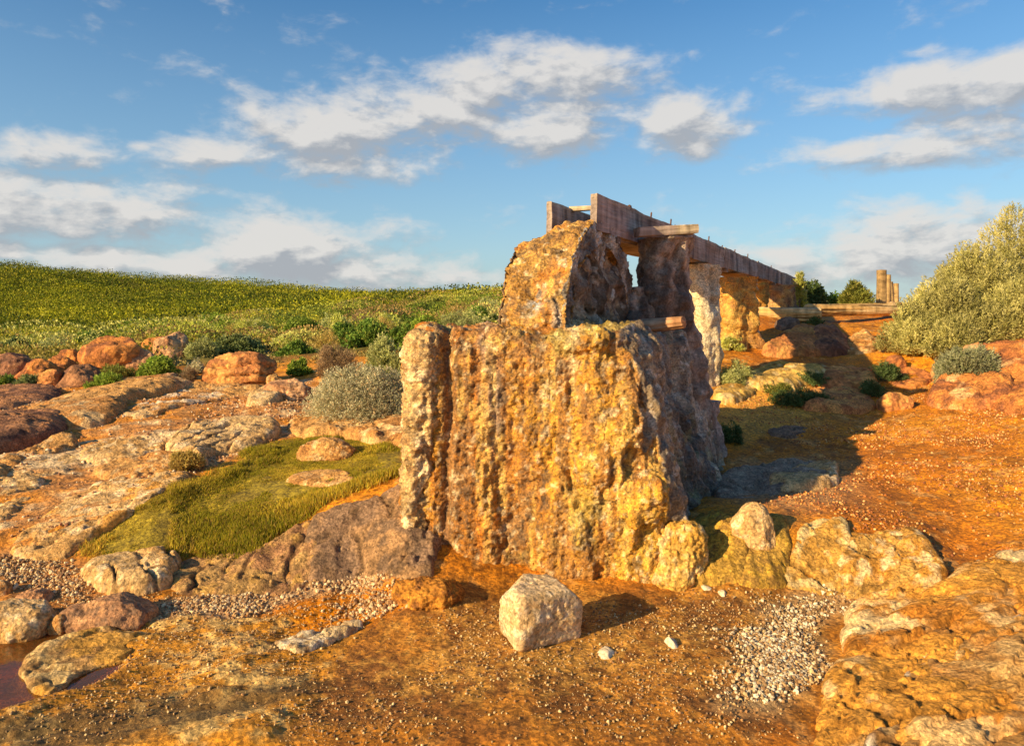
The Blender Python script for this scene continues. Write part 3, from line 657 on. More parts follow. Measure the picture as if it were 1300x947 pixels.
# vertical groove right of the corner column, hollow on the flank
gro = np.exp(-((px_ - 567 - 6 * fbm(V * [0, 0, 3], 3, 5)) / 7) ** 2) * (V[:, 1] < 5.0)
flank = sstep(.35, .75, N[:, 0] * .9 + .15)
V = V - N * (gro * .07)[:, None]
V = V - N * (flank * .05 * sstep(.0, .5, fbm(V * [2, 2, .5] + 3, 3, 90)))[:, None]
V = V + N * (.05 * fbm(V * [2.2, 2.2, 1.6] + 1.7, 3, 98) - .035 * sstep(.12, .3, fbm(V * [3.2, 3.2, 1.0] + 4, 4, 97)))[:, None]
W_ = crust_disp(V, N, 100, 1.0, .075, .026, .022)
fl = flank[:, None]
W2 = V + N * (.07 * fbm(V * [4, 4, 1.1] + 5, 5, 120, ridged=True) + .05 * (.5 - worley(V * [6, 6, 3.2] + .5 * fbm(V * 5, 3, 125)[:, None], 122)) + .022 * fbm(V * 16, 5, 121) - .04 * sstep(.15, .45, fbm(V * [5, 5, 2.2], 4, 123)))[:, None]
V2 = W_ * (1 - fl) + W2 * fl
a = fbm(V * [4.5, 4.5, .7], 5, 130); b = fbm(V * 7, 5, 131); c = fbm(V * 18, 4, 132); e = fbm(V * 38, 3, 137)
col = mix(np.ones((len(V), 1)) * DORG[None], GOLD * .95, sstep(-.22, .28, a + .35 * b - .12 + .3 * sstep(640, 760, px_)))
col = mix(col, c3(.62, .35, .045), sstep(680, 790, px_) * sstep(-.05, .3, b + .5 * c + .1) * .7)
col = mix(col, c3(.36, .145, .02), sstep(-.04, .26, fbm(V * [7, 7, .6] + 19, 4, 139)) * .85)
col = mix(col, GBRN, sstep(.04, .34, fbm(V * [6, 6, 1.2] + 9, 5, 133) + .5 * c) * .85)
col = mix(col, c3(.12, .065, .025), sstep(.16, .40, fbm(V * [15, 15, 8] + 29, 4, 140) + .25 * e) * .8)
col = mix(col, c3(.36, .28, .20), np.exp(-((px_ - 622 - 14 * b) / 11) ** 2) * sstep(.5, 1.1, V[:, 2]) * .8)
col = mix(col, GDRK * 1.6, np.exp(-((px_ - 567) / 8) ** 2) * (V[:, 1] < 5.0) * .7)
col = mix(col, c3(.68, .42, .10), sstep(.12, .4, fbm(V * [16, 16, 1.6] + 3, 4, 144)) * .6); col = mix(col, c3(.30, .13, .03), sstep(.1, .36, fbm(V * [13, 13, 1.2] + 13, 4, 145)) * .75)
col = mix(col, GPALE * [1, .92, .8], (sstep(.25, .46, .6 * c + .9 * e) * .55 + np.exp(-((px_ - 727 - 20 * c) / 8) ** 2) * sstep(1.0, 1.4, V[:, 2]) * .7))
col = mix(col, OLV, sstep(.15, .4, fbm(V * 2.6 + 4, 4, 134)) * .5)
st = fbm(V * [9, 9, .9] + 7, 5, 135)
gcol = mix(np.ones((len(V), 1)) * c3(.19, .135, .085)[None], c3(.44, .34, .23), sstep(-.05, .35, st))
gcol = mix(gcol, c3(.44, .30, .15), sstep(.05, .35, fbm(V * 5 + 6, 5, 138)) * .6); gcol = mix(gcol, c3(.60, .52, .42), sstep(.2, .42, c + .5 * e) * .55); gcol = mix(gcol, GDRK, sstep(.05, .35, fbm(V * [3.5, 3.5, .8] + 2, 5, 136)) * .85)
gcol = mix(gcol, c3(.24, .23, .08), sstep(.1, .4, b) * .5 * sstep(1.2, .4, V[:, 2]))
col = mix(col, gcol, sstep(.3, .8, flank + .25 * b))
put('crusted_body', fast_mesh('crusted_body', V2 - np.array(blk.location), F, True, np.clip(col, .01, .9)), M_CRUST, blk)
# corner column
def column_shell(path, seed, ns=40, nz=60):
    """path: [(x, y, z, rx, ry)]"""
    P = np.array(path, float); t = np.linspace(0, len(P) - 1, nz); k = np.minimum(t.astype(int), len(P) - 2); f = t - k
    f = f * f * (3 - 2 * f); Q = P[k] * (1 - f[:, None]) + P[k + 1] * f[:, None]
    an = np.linspace(0, 2 * math.pi, ns, endpoint=False); V = []; F = []
    for q in Q: V += [(q[0] + q[3] * math.cos(a_), q[1] + q[4] * math.sin(a_), q[2]) for a_ in an]
    for i in range(nz - 1):
        for j in range(ns): F.append((i * ns + j, i * ns + (j + 1) % ns, (i + 1) * ns + (j + 1) % ns, (i + 1) * ns + j))
    F.append(tuple(range(ns))[::-1]); F.append(tuple((nz - 1) * ns + i for i in range(ns)))
    return np.array(V), F
V, F, N = remesh([column_shell([(-.60, 4.58, -.2, .13, .12), (-.60, 4.60, .2, .115, .11), (-.60, 4.59, .5, .085, .10), (-.57, 4.60, .8, .105, .11), (-.565, 4.62, 1.1, .085, .11), (-.55, 4.64, 1.33, .10, .12), (-.52, 4.68, 1.44, .10, .12), (-.49, 4.72, 1.475, .06, .07)], 1), ball((-.52, 4.72, .7), (.14, .12, .8))], .0085)
V2 = crust_disp(V, N, 140, 1.0, .08, .045, .022)
b = fbm(V * 9, 5, 141); a = fbm(V * [4, 4, 1], 4, 142)
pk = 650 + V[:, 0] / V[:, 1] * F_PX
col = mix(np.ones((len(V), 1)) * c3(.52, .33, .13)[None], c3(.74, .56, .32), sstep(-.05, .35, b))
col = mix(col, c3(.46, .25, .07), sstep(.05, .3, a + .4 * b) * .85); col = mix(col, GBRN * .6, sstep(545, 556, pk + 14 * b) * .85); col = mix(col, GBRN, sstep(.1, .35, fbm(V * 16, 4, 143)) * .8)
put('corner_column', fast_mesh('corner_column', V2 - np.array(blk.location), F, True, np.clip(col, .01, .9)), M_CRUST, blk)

# ------------------------------------------------------------------ water wheel
TH = math.atan2(.49, 1.0); UU = np.array([math.sin(TH), math.cos(TH), 0]); VV = np.array([math.cos(TH), -math.sin(TH), 0]); ZZ = np.array([0, 0, 1.])
CW = np.array([.49, 5.62, 1.42])
def loc2w(L_): return CW + L_[:, 0:1] * UU + L_[:, 1:2] * VV + L_[:, 2:3] * ZZ
wheel = thing('water_wheel', 'half buried water wheel coated in golden mineral crust, on top of the block', 'water wheel', tuple(CW))
def arc_shell(r0, r1, v0, v1, a0, a1, n=40, su=.92, taper=0.):
    V = []; F = []
    for i in range(n + 1):
        a_ = a0 + (a1 - a0) * i / n
        k = 1 + taper * (math.sin(a_) if a_ > 0 else 0)
        for r_, v_ in ((r0, v0 * k), (r1, v0 * k), (r1, v1 * k), (r0, v1 * k)):
            V.append((-math.cos(a_) * r_ * su, v_, math.sin(a_) * r_))
    for i in range(n):
        for j in range(4): F.append((i * 4 + j, i * 4 + (j + 1) % 4, i * 4 + 4 + (j + 1) % 4, i * 4 + 4 + j))
    F.append((0, 1, 2, 3)); F.append((n * 4 + 3, n * 4 + 2, n * 4 + 1, n * 4))
    return np.array(V), F
def add_w(name, parts, voxel, seed, fcol, mat, disp):
    parts = [(loc2w(np.asarray(v, float)), f) for v, f in parts]
    V, F, N = remesh(parts, voxel)
    R = V - CW; lu, lv, lz = R @ UU, R @ VV, R[:, 2]; nv = N @ VV
    V2 = disp(V, N, lu, lv, lz); col = fcol(V, N, lu, lv, lz, nv)
    return put(name, fast_mesh(name, V2 - CW, F, True, np.clip(col, .01, .9)), mat, wheel)
def rim_disp(V, N, lu, lv, lz):
    ang = np.arctan2(lz, -lu)
    out = crust_disp(V, N, 200, .9, .06, .048, .016)
    led = np.abs(np.mod(ang * 5.1 + .25 * fbm(V * 3, 3, 203), 1) - .5) * 2
    rr = np.clip(-(N @ UU) * np.cos(ang) + N[:, 2] * np.sin(ang), 0, 1)
    out -= N * (sstep(.86, 1.0, led) * .028 * rr)[:, None]
    # dry hollow on the front face
    d = np.exp(-(((lv + .02) / .1) ** 2 + ((lz - .30) / .11) ** 2)) * (lu < -.3)
    sh = sstep(-.05, -.26, lv) * sstep(.55, .85, lz)
    return out - N * (d * .07)[:, None] - ZZ * (sh * .10)[:, None] - N * (.05 * sstep(.0, .45, fbm(V * [5, 5, 1.5] + 8, 4, 207)) * (N @ VV > .5))[:, None]
def rim_col(V, N, lu, lv, lz, nv):
    a = fbm(V * [4, 4, 2.2], 5, 210); b = fbm(V * 10, 5, 211); c = fbm(V * 26, 4, 212)
    col = mix(np.ones((len(V), 1)) * c3(.38, .19, .035)[None], c3(.50, .29, .07), sstep(-.2, .25, a))
    col = mix(col, GBRN, sstep(.08, .4, b) * .8); col = mix(col, DORG, sstep(.12, .4, a - .3 * b) * .7)
    col = mix(col, GPALE, sstep(.25, .45, c) * .6)
    col = mix(col, c3(.38, .40, .40), np.exp(-(((lv + .0) / .06) ** 2 + ((lz - .26) / .08) ** 2)) * (lu < -.3) * sstep(-.2, .2, c + .1))
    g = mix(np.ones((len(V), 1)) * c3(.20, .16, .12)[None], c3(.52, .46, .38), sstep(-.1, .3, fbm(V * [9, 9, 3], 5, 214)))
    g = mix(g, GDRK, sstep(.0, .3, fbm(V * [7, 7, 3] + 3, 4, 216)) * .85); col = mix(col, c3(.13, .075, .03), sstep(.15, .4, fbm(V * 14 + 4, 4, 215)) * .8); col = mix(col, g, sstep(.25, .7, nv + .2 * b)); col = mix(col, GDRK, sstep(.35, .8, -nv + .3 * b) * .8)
    return col
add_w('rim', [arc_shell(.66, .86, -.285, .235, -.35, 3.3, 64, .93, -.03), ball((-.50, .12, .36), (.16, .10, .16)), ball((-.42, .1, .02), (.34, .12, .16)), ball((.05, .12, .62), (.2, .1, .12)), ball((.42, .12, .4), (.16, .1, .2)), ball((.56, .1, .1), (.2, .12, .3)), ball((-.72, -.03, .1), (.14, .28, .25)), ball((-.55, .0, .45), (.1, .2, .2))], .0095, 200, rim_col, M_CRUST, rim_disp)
def web_disp(V, N, lu, lv, lz):
    d = -.16 * np.exp(-((lu + .18) / .05) ** 2) * (lz > .05) * (lz < .7) + .09 * fbm(V * [4, 4, 3], 4, 220, ridged=True) + .035 * (.5 - worley(V * 9, 221)) + .012 * fbm(V * 28, 4, 222)
    return V + N * d[:, None]
def web_col(V, N, lu, lv, lz, nv):
    b = fbm(V * 8, 5, 231); s = fbm(V * [8, 8, 2], 5, 232)
    col = mix(np.ones((len(V), 1)) * c3(.20, .145, .10)[None], c3(.38, .28, .17), sstep(-.15, .25, b))
    col = mix(col, GDRK * .8, sstep(.02, .3, s) * .85); return mix(col, c3(.50, .42, .32), sstep(.18, .4, fbm(V * 20, 4, 233)) * .6)
add_w('web', [arc_shell(.02, .7, -.16, .165, -.3, 3.25, 40, .93), ball((-.1, .03, .35), (.3, .17, .3)), ball((.05, 0, .0), (.55, .17, .25))], .0125, 220, web_col, M_GREYCRUST, web_disp)
for k, (ang, w_) in enumerate(((.95, .06), (1.75, .05), (2.3, .055))):
    n_ = 14; sp = []
    for i in range(n_):
        r_ = .05 + .62 * i / (n_ - 1)
        sp.append(ball((-math.cos(ang) * r_ * .93, .15 + .015 * math.sin(i * 1.7 + k), math.sin(ang) * r_), (w_ * (1 + .25 * math.sin(i * 1.3 + k * 2)),) * 3, 2))
    add_w('spoke', sp, .009, 240 + k, lambda V, N, lu, lv, lz, nv: mix(np.ones((len(V), 1)) * c3(.22, .17, .12)[None], c3(.54, .47, .38), sstep(-.2, .25, fbm(V * [10, 10, 3], 5, 241))), M_GREYCRUST,
          lambda V, N, lu, lv, lz: V + N * (.03 * fbm(V * 7, 4, 242) + .01 * fbm(V * 28, 3, 243))[:, None])
# broken axle stub
def log_mesh(p0, p1, r0, r1, seed, ns=28, nl=60, split=0., flat=1., split_n=7):
    p0, p1 = np.array(p0, float), np.array(p1, float); d = p1 - p0; Ln = np.linalg.norm(d)
    t = np.linspace(0, 1, nl); an = np.linspace(0, 2 * math.pi, ns, endpoint=False)
    Tm, A = np.meshgrid(t, an, indexing='ij')
    r = r0 + (r1 - r0) * Tm
    q = np.stack([Tm.ravel() * Ln * 1.6, np.cos(A).ravel() * 1.8, np.sin(A).ravel() * 1.8], 1) + seed
    r = r * (1 + .16 * fbm(q, 4, seed).reshape(r.shape))
    if split:
        g = fbm(np.stack([Tm.ravel() * Ln * .5, np.cos(A).ravel() * split_n, np.sin(A).ravel() * split_n], 1) + seed, 4, seed + 1).reshape(r.shape)
        r = r * (1 - split * sstep(.0, .35, g))
    V = np.stack([Tm * Ln, r * np.cos(A), r * np.sin(A) * flat], -1).reshape(-1, 3)
    F = [(i * ns + j, i * ns + (j + 1) % ns, (i + 1) * ns + (j + 1) % ns, (i + 1) * ns + j) for i in range(nl - 1) for j in range(ns)]
    V = np.vstack([V, [[-.01, 0, 0], [Ln + .01, 0, 0]]]); c0 = len(V) - 2
    F += [(j, c0, (j + 1) % ns, (j + 1) % ns)[:4] for j in range(ns)] if False else []
    F3 = [(c0, (j + 1) % ns, j) for j in range(ns)] + [(c0 + 1, (nl - 1) * ns + j, (nl - 1) * ns + (j + 1) % ns) for j in range(ns)]
    me = bpy.data.meshes.new('log'); me.from_pydata(V.tolist(), [], F + F3); me.update()
    me.polygons.foreach_set('use_smooth', [True] * len(F) + [False] * len(F3))
    return me, V, p0, d / Ln
def set_col(me, col):
    a_ = me.attributes.new('col', 'FLOAT_COLOR', 'POINT'); cc = np.ones((len(me.vertices), 4), np.float32); cc[:, :3] = np.clip(col, .01, .9); a_.data.foreach_set('color', cc.ravel())
def log_obj(name, p0, p1, r0, r1, seed, colf, parent=None, mat=None, **kw):
    me, V, o0, d = log_mesh(p0, p1, r0, r1, seed, **kw)
    set_col(me, colf(V)); me.materials.append(mat or M_WOOD)
    o = bpy.data.objects.new(name, me); C.objects.link(o)
    rot = Vector(d).to_track_quat('X', 'Z').to_matrix().to_4x4()
    base = Vector(parent.location) if parent else Vector((0, 0, 0))
    o.matrix_local = Matrix.Translation(Vector(o0) - base) @ rot
    if parent: o.parent = parent
    return o
def tone(c0, c1, seed, sc=(1.5, 8, 8)):
    return lambda V: mix(np.ones((len(V), 1)) * np.array(c0)[None], np.array(c1), sstep(-.25, .25, fbm(V * np.array(sc), 4, seed)))
log_obj('axle', W(795, 417, 5.75), W(868, 409, 5.45), .062, .045, 3, lambda V: mix(tone((.26, .2, .15), (.42, .3, .2), 5)(V), c3(.52, .26, .12), sstep(.28, .42, V[:, 0])), wheel, split=.25)

# ------------------------------------------------------------------ pillars
def pillar(label, path, seed, cols, ns=72, nz=130, amp=.05, mat=None, group=None, name='support_pillar', lump=.05):
    P = np.array(path, float); t = np.linspace(0, len(P) - 1, nz); k = np.minimum(t.astype(int), len(P) - 2); f = t - k
    f = f * f * (3 - 2 * f); Q = P[k] * (1 - f[:, None]) + P[k + 1] * f[:, None]
    an = np.linspace(0, 2 * math.pi, ns, endpoint=False) + TH
    ca, sa = np.cos(an), np.sin(an); bx = (np.abs(np.cos(an - TH)) ** 3.2 + np.abs(np.sin(an - TH)) ** 3.2) ** (-1 / 3.2)
    X = Q[:, 0:1] + Q[:, 3:4] * (bx * ca)[None]; Y = Q[:, 1:2] + Q[:, 4:5] * (bx * sa)[None]; Z = Q[:, 2:3] + 0 * X
    V = np.stack([X, Y, Z], -1).reshape(-1, 3)
    N = np.stack([np.broadcast_to(ca, X.shape), np.broadcast_to(sa, X.shape), 0 * X], -1).reshape(-1, 3)
    a0 = amp * 1.3 * fbm(V * [3.5, 3.5, 1.5], 5, seed, ridged=True) + lump * 1.3 * (.5 - worley(V * 7 + .4 * fbm(V * 5, 3, seed + 3)[:, None], seed + 1)) + amp * .35 * fbm(V * 18, 4, seed + 2) - .05 * sstep(.15, .5, fbm(V * [6, 6, 3], 4, seed + 4))
    V2 = V + N * a0[:, None]
    F = [(i * ns + j, i * ns + (j + 1) % ns, (i + 1) * ns + (j + 1) % ns, (i + 1) * ns + j) for i in range(nz - 1) for j in range(ns)]
    V2 = np.vstack([V2, [[Q[-1, 0], Q[-1, 1], Q[-1, 2] + .01]]]); c_ = len(V2) - 1
    F += [((nz - 1) * ns + j, (nz - 1) * ns + (j + 1) % ns, c_, c_) for j in range(0)]
    b = fbm(V2 * 7, 5, seed + 5); s = fbm(V2 * [5, 5, 1.2], 5, seed + 6)
    c0, c1, c2 = [np.array(c) for c in cols]
    col = mix(np.ones((len(V2), 1)) * c0[None], c1, sstep(-.2, .25, b)); col = mix(col, c2, sstep(.05, .35, s) * .85)
    base = np.array([P[0, 0], P[0, 1], P[0, 2]])
    me = bpy.data.meshes.new(name); me.from_pydata((V2 - base).tolist(), [], F + [((nz - 1) * ns + j, (nz - 1) * ns + (j + 1) % ns, c_) for j in range(ns)]); me.update()
    me.polygons.foreach_set('use_smooth', [True] * len(me.polygons)); set_col(me, col)
    return tag(put(name, me, mat or M_GREYCRUST, None, tuple(base)), label, 'pillar', group)
GPIL = 'mineral crusted pillars under the flume'
PGB = ((.26, .19, .14), (.44, .34, .26), (.09, .065, .05)); PGO = ((.58, .33, .07), (.48, .22, .04), (.28, .13, .035)); PPL = ((.62, .47, .27), (.70, .58, .38), (.36, .26, .16))
pillar('dark pitted grey pillar joined to the back of the wheel, under the short cross beam', [(1.42, 6.42, .1, .34, .3), (1.36, 6.40, .9, .28, .28), (1.31, 6.38, 1.3, .25, .26), (1.29, 6.36, 1.5, .22, .24), (1.29, 6.36, 1.75, .19, .22), (1.31, 6.36, 2.0, .185, .21), (1.33, 6.36, 2.215, .20, .21)], 300, PGB, group=GPIL, ns=120, nz=200)
pillar('low knobbly grey crust wall filling the gap between the wheel and the first pillar', [(1.04, 6.2, 1.1, .30, .22), (1.03, 6.22, 1.4, .24, .18), (1.05, 6.25, 1.62, .17, .13), (1.08, 6.28, 1.80, .08, .08)], 310, PGB, name='crust_wall', ns=96, nz=110)
p3 = W(892, 487, 8.8)
pillar('pale tan pillar with smooth wavy sides, second behind the wheel', [(p3[0], 8.8, .55, .17, .2), (p3[0], 8.8, 1.2, .16, .19), (p3[0] - .01, 8.8, 1.7, .165, .19), (p3[0] - .02, 8.8, 2.05, .18, .2), (p3[0] - .02, 8.8, 2.15, .17, .2)], 320, PPL, amp=.045, lump=.035, group=GPIL, mat=M_CRUST)
p4 = W(933, 432, 10.9)
pillar('fat golden pillar lit by the sun, third behind the wheel', [(p4[0] + .05, 10.9, .85, .34, .3), (p4[0], 10.9, 1.3, .27, .25), (p4[0] - .02, 10.9, 1.8, .26, .24), (p4[0], 10.9, 2.10, .25, .24)], 330, PGO, amp=.08, group=GPIL, mat=M_CRUST)
p5 = W(962, 400, 13.4)
pillar('narrow shaded gold pillar just behind the fat golden one', [(p5[0], 13.4, 1.2, .13, .16), (p5[0], 13.4, 1.7, .11, .14), (p5[0], 13.4, 2.12, .12, .14)], 340, PGO, amp=.05, group=GPIL, nz=60, ns=40)
p6 = W(988, 392, 15.2)
pillar('wide squat brown and gold pillar at the far end of the flume', [(p6[0], 15.2, 1.3, .36, .3), (p6[0], 15.2, 1.7, .3, .28), (p6[0], 15.2, 2.13, .28, .26)], 350, ((.5, .3, .1), (.3, .17, .08), (.12, .08, .05)), amp=.09, group=GPIL, nz=60, ns=48)

# ------------------------------------------------------------------ flume
flume = thing('timber_flume', 'long weathered timber water channel running from the wheel back over the pillars', 'flume', (0.6, 5.4, 2.2))
def plank(name, p0, p1, width, height, seed, colf, parent=None, warp=.008, nl=70, nw=3, nh=8, rough_ends=.0, mat=None, side=None):
    """box board, length p0 -> p1 (centre line), subdivided and worn"""
    p0, p1 = np.array(p0, float), np.array(p1, float); d = p1 - p0; Ln = np.linalg.norm(d)
    xs = np.linspace(0, Ln, nl); V = []; idx = {}; F = []
    ring = [(-.5, -.5 + i / nh) for i in range(nh)] + [(-.5 + i / nw, .5) for i in range(nw)] + [(.5, .5 - i / nh) for i in range(nh)] + [(.5 - i / nw, -.5) for i in range(nw)]
    m = len(ring)
    for x in xs: V += [(x, a_ * width, b_ * height) for a_, b_ in ring]
    V = np.array(V)
    e = np.stack([V[:, 0] * 1.5, V[:, 1] * 10, V[:, 2] * 10], 1) + seed * 3.1
    V[:, 1] += warp * fbm(e, 4, seed) * 1.2; V[:, 2] += warp * fbm(e + 20, 4, seed + 1) * (1 + np.abs(V[:, 2]) / height)
    cr = (np.abs(V[:, 1]) > .45 * width) & (np.abs(V[:, 2]) > .47 * height)
    V[cr, 1] *= .93; V[cr, 2] *= .985
    if rough_ends: V[-m:, 0] += rough_ends * vnoise(V[-m:] * 30, seed + 9); V[:m, 0] += rough_ends * vnoise(V[:m] * 30, seed + 8)
    F = [(i * m + j, i * m + (j + 1) % m, (i + 1) * m + (j + 1) % m, (i + 1) * m + j) for i in range(nl - 1) for j in range(m)]
    ends = [tuple(range(m))[::-1], tuple((nl - 1) * m + j for j in range(m))]
    me = bpy.data.meshes.new(name); me.from_pydata(V.tolist(), [], F + ends); me.update()
    set_col(me, colf(V)); me.materials.append(mat or M_WOOD)
    o = bpy.data.objects.new(name, me); C.objects.link(o)
    rot = Vector(d / Ln).to_track_quat('X', 'Z').to_matrix().to_4x4()
    base = Vector(parent.location) if parent else Vector((0, 0, 0))
    o.matrix_local = Matrix.Translation(Vector(p0) - base) @ rot
    if parent: o.parent = parent
    return o
D_ = np.array([.49, 1.0, 0.0]); 
def fl(t, side=0., z=2.32): return np.array([.60, 5.40, 0]) + D_ * t + VV * side + ZZ * z
def mauve(sd):
    def f(V):
        a_ = fbm(V * [2.2, 3, 3] + sd, 5, 400 + sd); b_ = fbm(V * [7, 2, 1.2] + sd, 4, 410 + sd)
        c_ = mix(np.ones((len(V), 1)) * c3(.42, .335, .29)[None], c3(.28, .20, .16), sstep(-.2, .25, a_)); c_ = mix(c_, c3(.08, .055, .045), sstep(.12, .4, b_) * .85)
        return mix(c_, c3(.48, .38, .28), sstep(.09, .125, V[:, 2]) * .8)
    return f
joints = [0, 2.05, 4.6, 7.4, 10.3, 13.6]
for i in range(5):
    plank('side_board', fl(joints[i]), fl(joints[i + 1] - .02), .05, .275, 20 + i, mauve(i), flume, warp=.012)
plank('side_board', fl(.15, -.43), fl(2.3, -.43), .045, .26, 31, mauve(7), flume)
plank('side_board', fl(2.33, -.43), fl(13.5, -.43), .045, .26, 32, mauve(8), flume)
plank('floor_board', fl(.25, -.215, 2.185), fl(13.5, -.215, 2.185), .36, .035, 33, mauve(9), flume)
for i, t in enumerate((.75, 1.35, 2.0, 2.15, 2.9, 3.7, 4.5, 5.4, 6.5, 7.6, 9.2)):
    a_ = fl(t, .005, 2.44); log_obj('bolt', a_, a_ + np.array([.006, 0, .035 + .02 * (i % 3)]), .008 if i else .02, .008 if i else .018, i, lambda V: np.ones((len(V), 3)) * .1, flume, M_IRON, ns=8, nl=4)
for i, t in enumerate((.42, 2.6, 4.7, 6.9, 9.6)):
    plank('channel_brace', fl(t, -.44, 2.15), fl(t, .04, 2.15), .09, .05, 50 + i, tone((.3, .22, .17), (.2, .14, .1), i), flume, nl=14)
for i, t in enumerate((.55, 1.9)):
    plank('cross_rail', fl(t, -.43, 2.44), fl(t, -.02, 2.44), .06, .035, 60 + i, tone((.42, .32, .2), (.28, .2, .13), i), flume, nl=14)
cb = plank('cross_beam', (1.02, 6.05, 2.245), (1.53, 6.18, 2.285), .12, .075, 71, lambda V: mix(tone((.42, .32, .25), (.30, .22, .18), 3)(V), c3(.56, .44, .28), sstep(.3, .36, V[:, 0])), None, nl=40, rough_ends=.006)
tag(cb, 'short thick weathered beam lying across the top of the pillar beside the flume', 'beam')

# encrusted stump beside the block, logs, bollards
pillar('short gnarled grey stump standing against the right side of the block', [(1.80, 6.6, .25, .09, .1), (1.79, 6.6, .5, .075, .09), (1.76, 6.6, .66, .07, .08), (1.76, 6.6, .80, .085, .09)], 360, ((.34, .24, .19), (.46, .34, .27), (.15, .09, .07)), name='tree_stump', amp=.03, lump=.03, nz=80, ns=60)['category'] = 'stump'
lt = lambda sd: (lambda V: mix(mix(np.ones((len(V), 1)) * c3(.56, .34, .12)[None], c3(.68, .50, .26), sstep(-.2, .3, fbm(V * [1.2, 12, 12], 4, sd))), c3(.16, .09, .04), sstep(.05, .3, fbm(V * [1.5, 16, 16] + 3, 4, sd + 1)) * .9))
lg = log_obj('split_log', W(957, 401, 13.2), W(1042, 400, 12.9), .15, .135, 81, lt(81), split=.35, nl=120, ns=48, split_n=6)
tag(lg, 'thick split log laid across the path, left one of the two, beside the last pillars', 'log')
lg = log_obj('split_log', W(1024, 394, 13.1), W(1136, 393, 13.5), .11, .12, 83, lt(83), split=.35, nl=120, ns=48, split_n=6)
tag(lg, 'long thin split log across the path, right one of the two', 'log')
for i, (px, py0, py1, Y, w_, lb) in enumerate(((1119, 343, 388, 17., 12, 'tall round timber bollard, nearest of the row at the top of the path'), (1126.5, 349, 388, 18.5, 9, 'dark slim timber bollard directly behind the nearest one'),
        (1131.5, 358, 388, 20.5, 9, 'leaning timber bollard, third of the row'), (1137.5, 360, 388, 22., 7, 'short timber bollard, farthest of the row beside the big shrub'))):
    a_ = W(px, py0, Y); g_ = Hs(a_[0], Y) - .15
    r_ = w_ / 2 / F_PX * Y
    b = log_obj('timber_bollard', (a_[0], Y, g_), (a_[0] - (.06 if i == 2 else 0), Y, a_[2]), r_ * 1.03, r_ * .97, 90 + i, tone((.44, .29, .12), (.30, .19, .08), i), nl=20, ns=24)
    tag(b, lb, 'bollard', 'timber bollards at the top of the path')
# ------------------------------------------------------------------ foliage
def leaf_quads(P, D, Ln, Wd, rs, col):
    n = len(P)
    S = np.cross(D, rs.normal(size=(n, 3))); S /= np.linalg.norm(S, axis=1)[:, None] + 1e-9
    Ln = np.broadcast_to(Ln, (n,))[:, None]; Wd = np.broadcast_to(Wd, (n,))[:, None]
    V = np.stack([P, P + D * Ln * .45 + S * Wd * .5, P + D * Ln, P + D * Ln * .45 - S * Wd * .5], 1).reshape(-1, 3)
    F = np.arange(n * 4).reshape(-1, 4)
    return V, F, np.repeat(np.clip(col, .005, .9), 4, 0)

def dome_sprigs(rs, n, rx, ry, h, lobes, lumpy, inner=.45):
    """points and directions of sprigs spread over a lumpy dome made of lobes"""
    c = rs.normal(size=(lobes, 3)); c[:, 2] = np.abs(c[:, 2]); c /= np.linalg.norm(c, axis=1)[:, None]
    lr = rs.uniform(.22, .44, lobes) * lumpy
    c = c * (1 - lr)[:, None] * rs.uniform(.75, 1.0, (lobes, 1))
    k = rs.integers(0, lobes, n)
    d = rs.normal(size=(n, 3)); d /= np.linalg.norm(d, axis=1)[:, None]
    rr = 1 - (1 - inner) * rs.uniform(size=n) ** 2
    P = c[k] + d * (lr[k] * rr)[:, None]
    P[:, 2] = np.abs(P[:, 2])
    out = d * .7 + c[k] * .5 + np.array([0, 0, .55]); out /= np.linalg.norm(out, axis=1)[:, None]
    return P * [rx, ry, h], out, k, rr, P

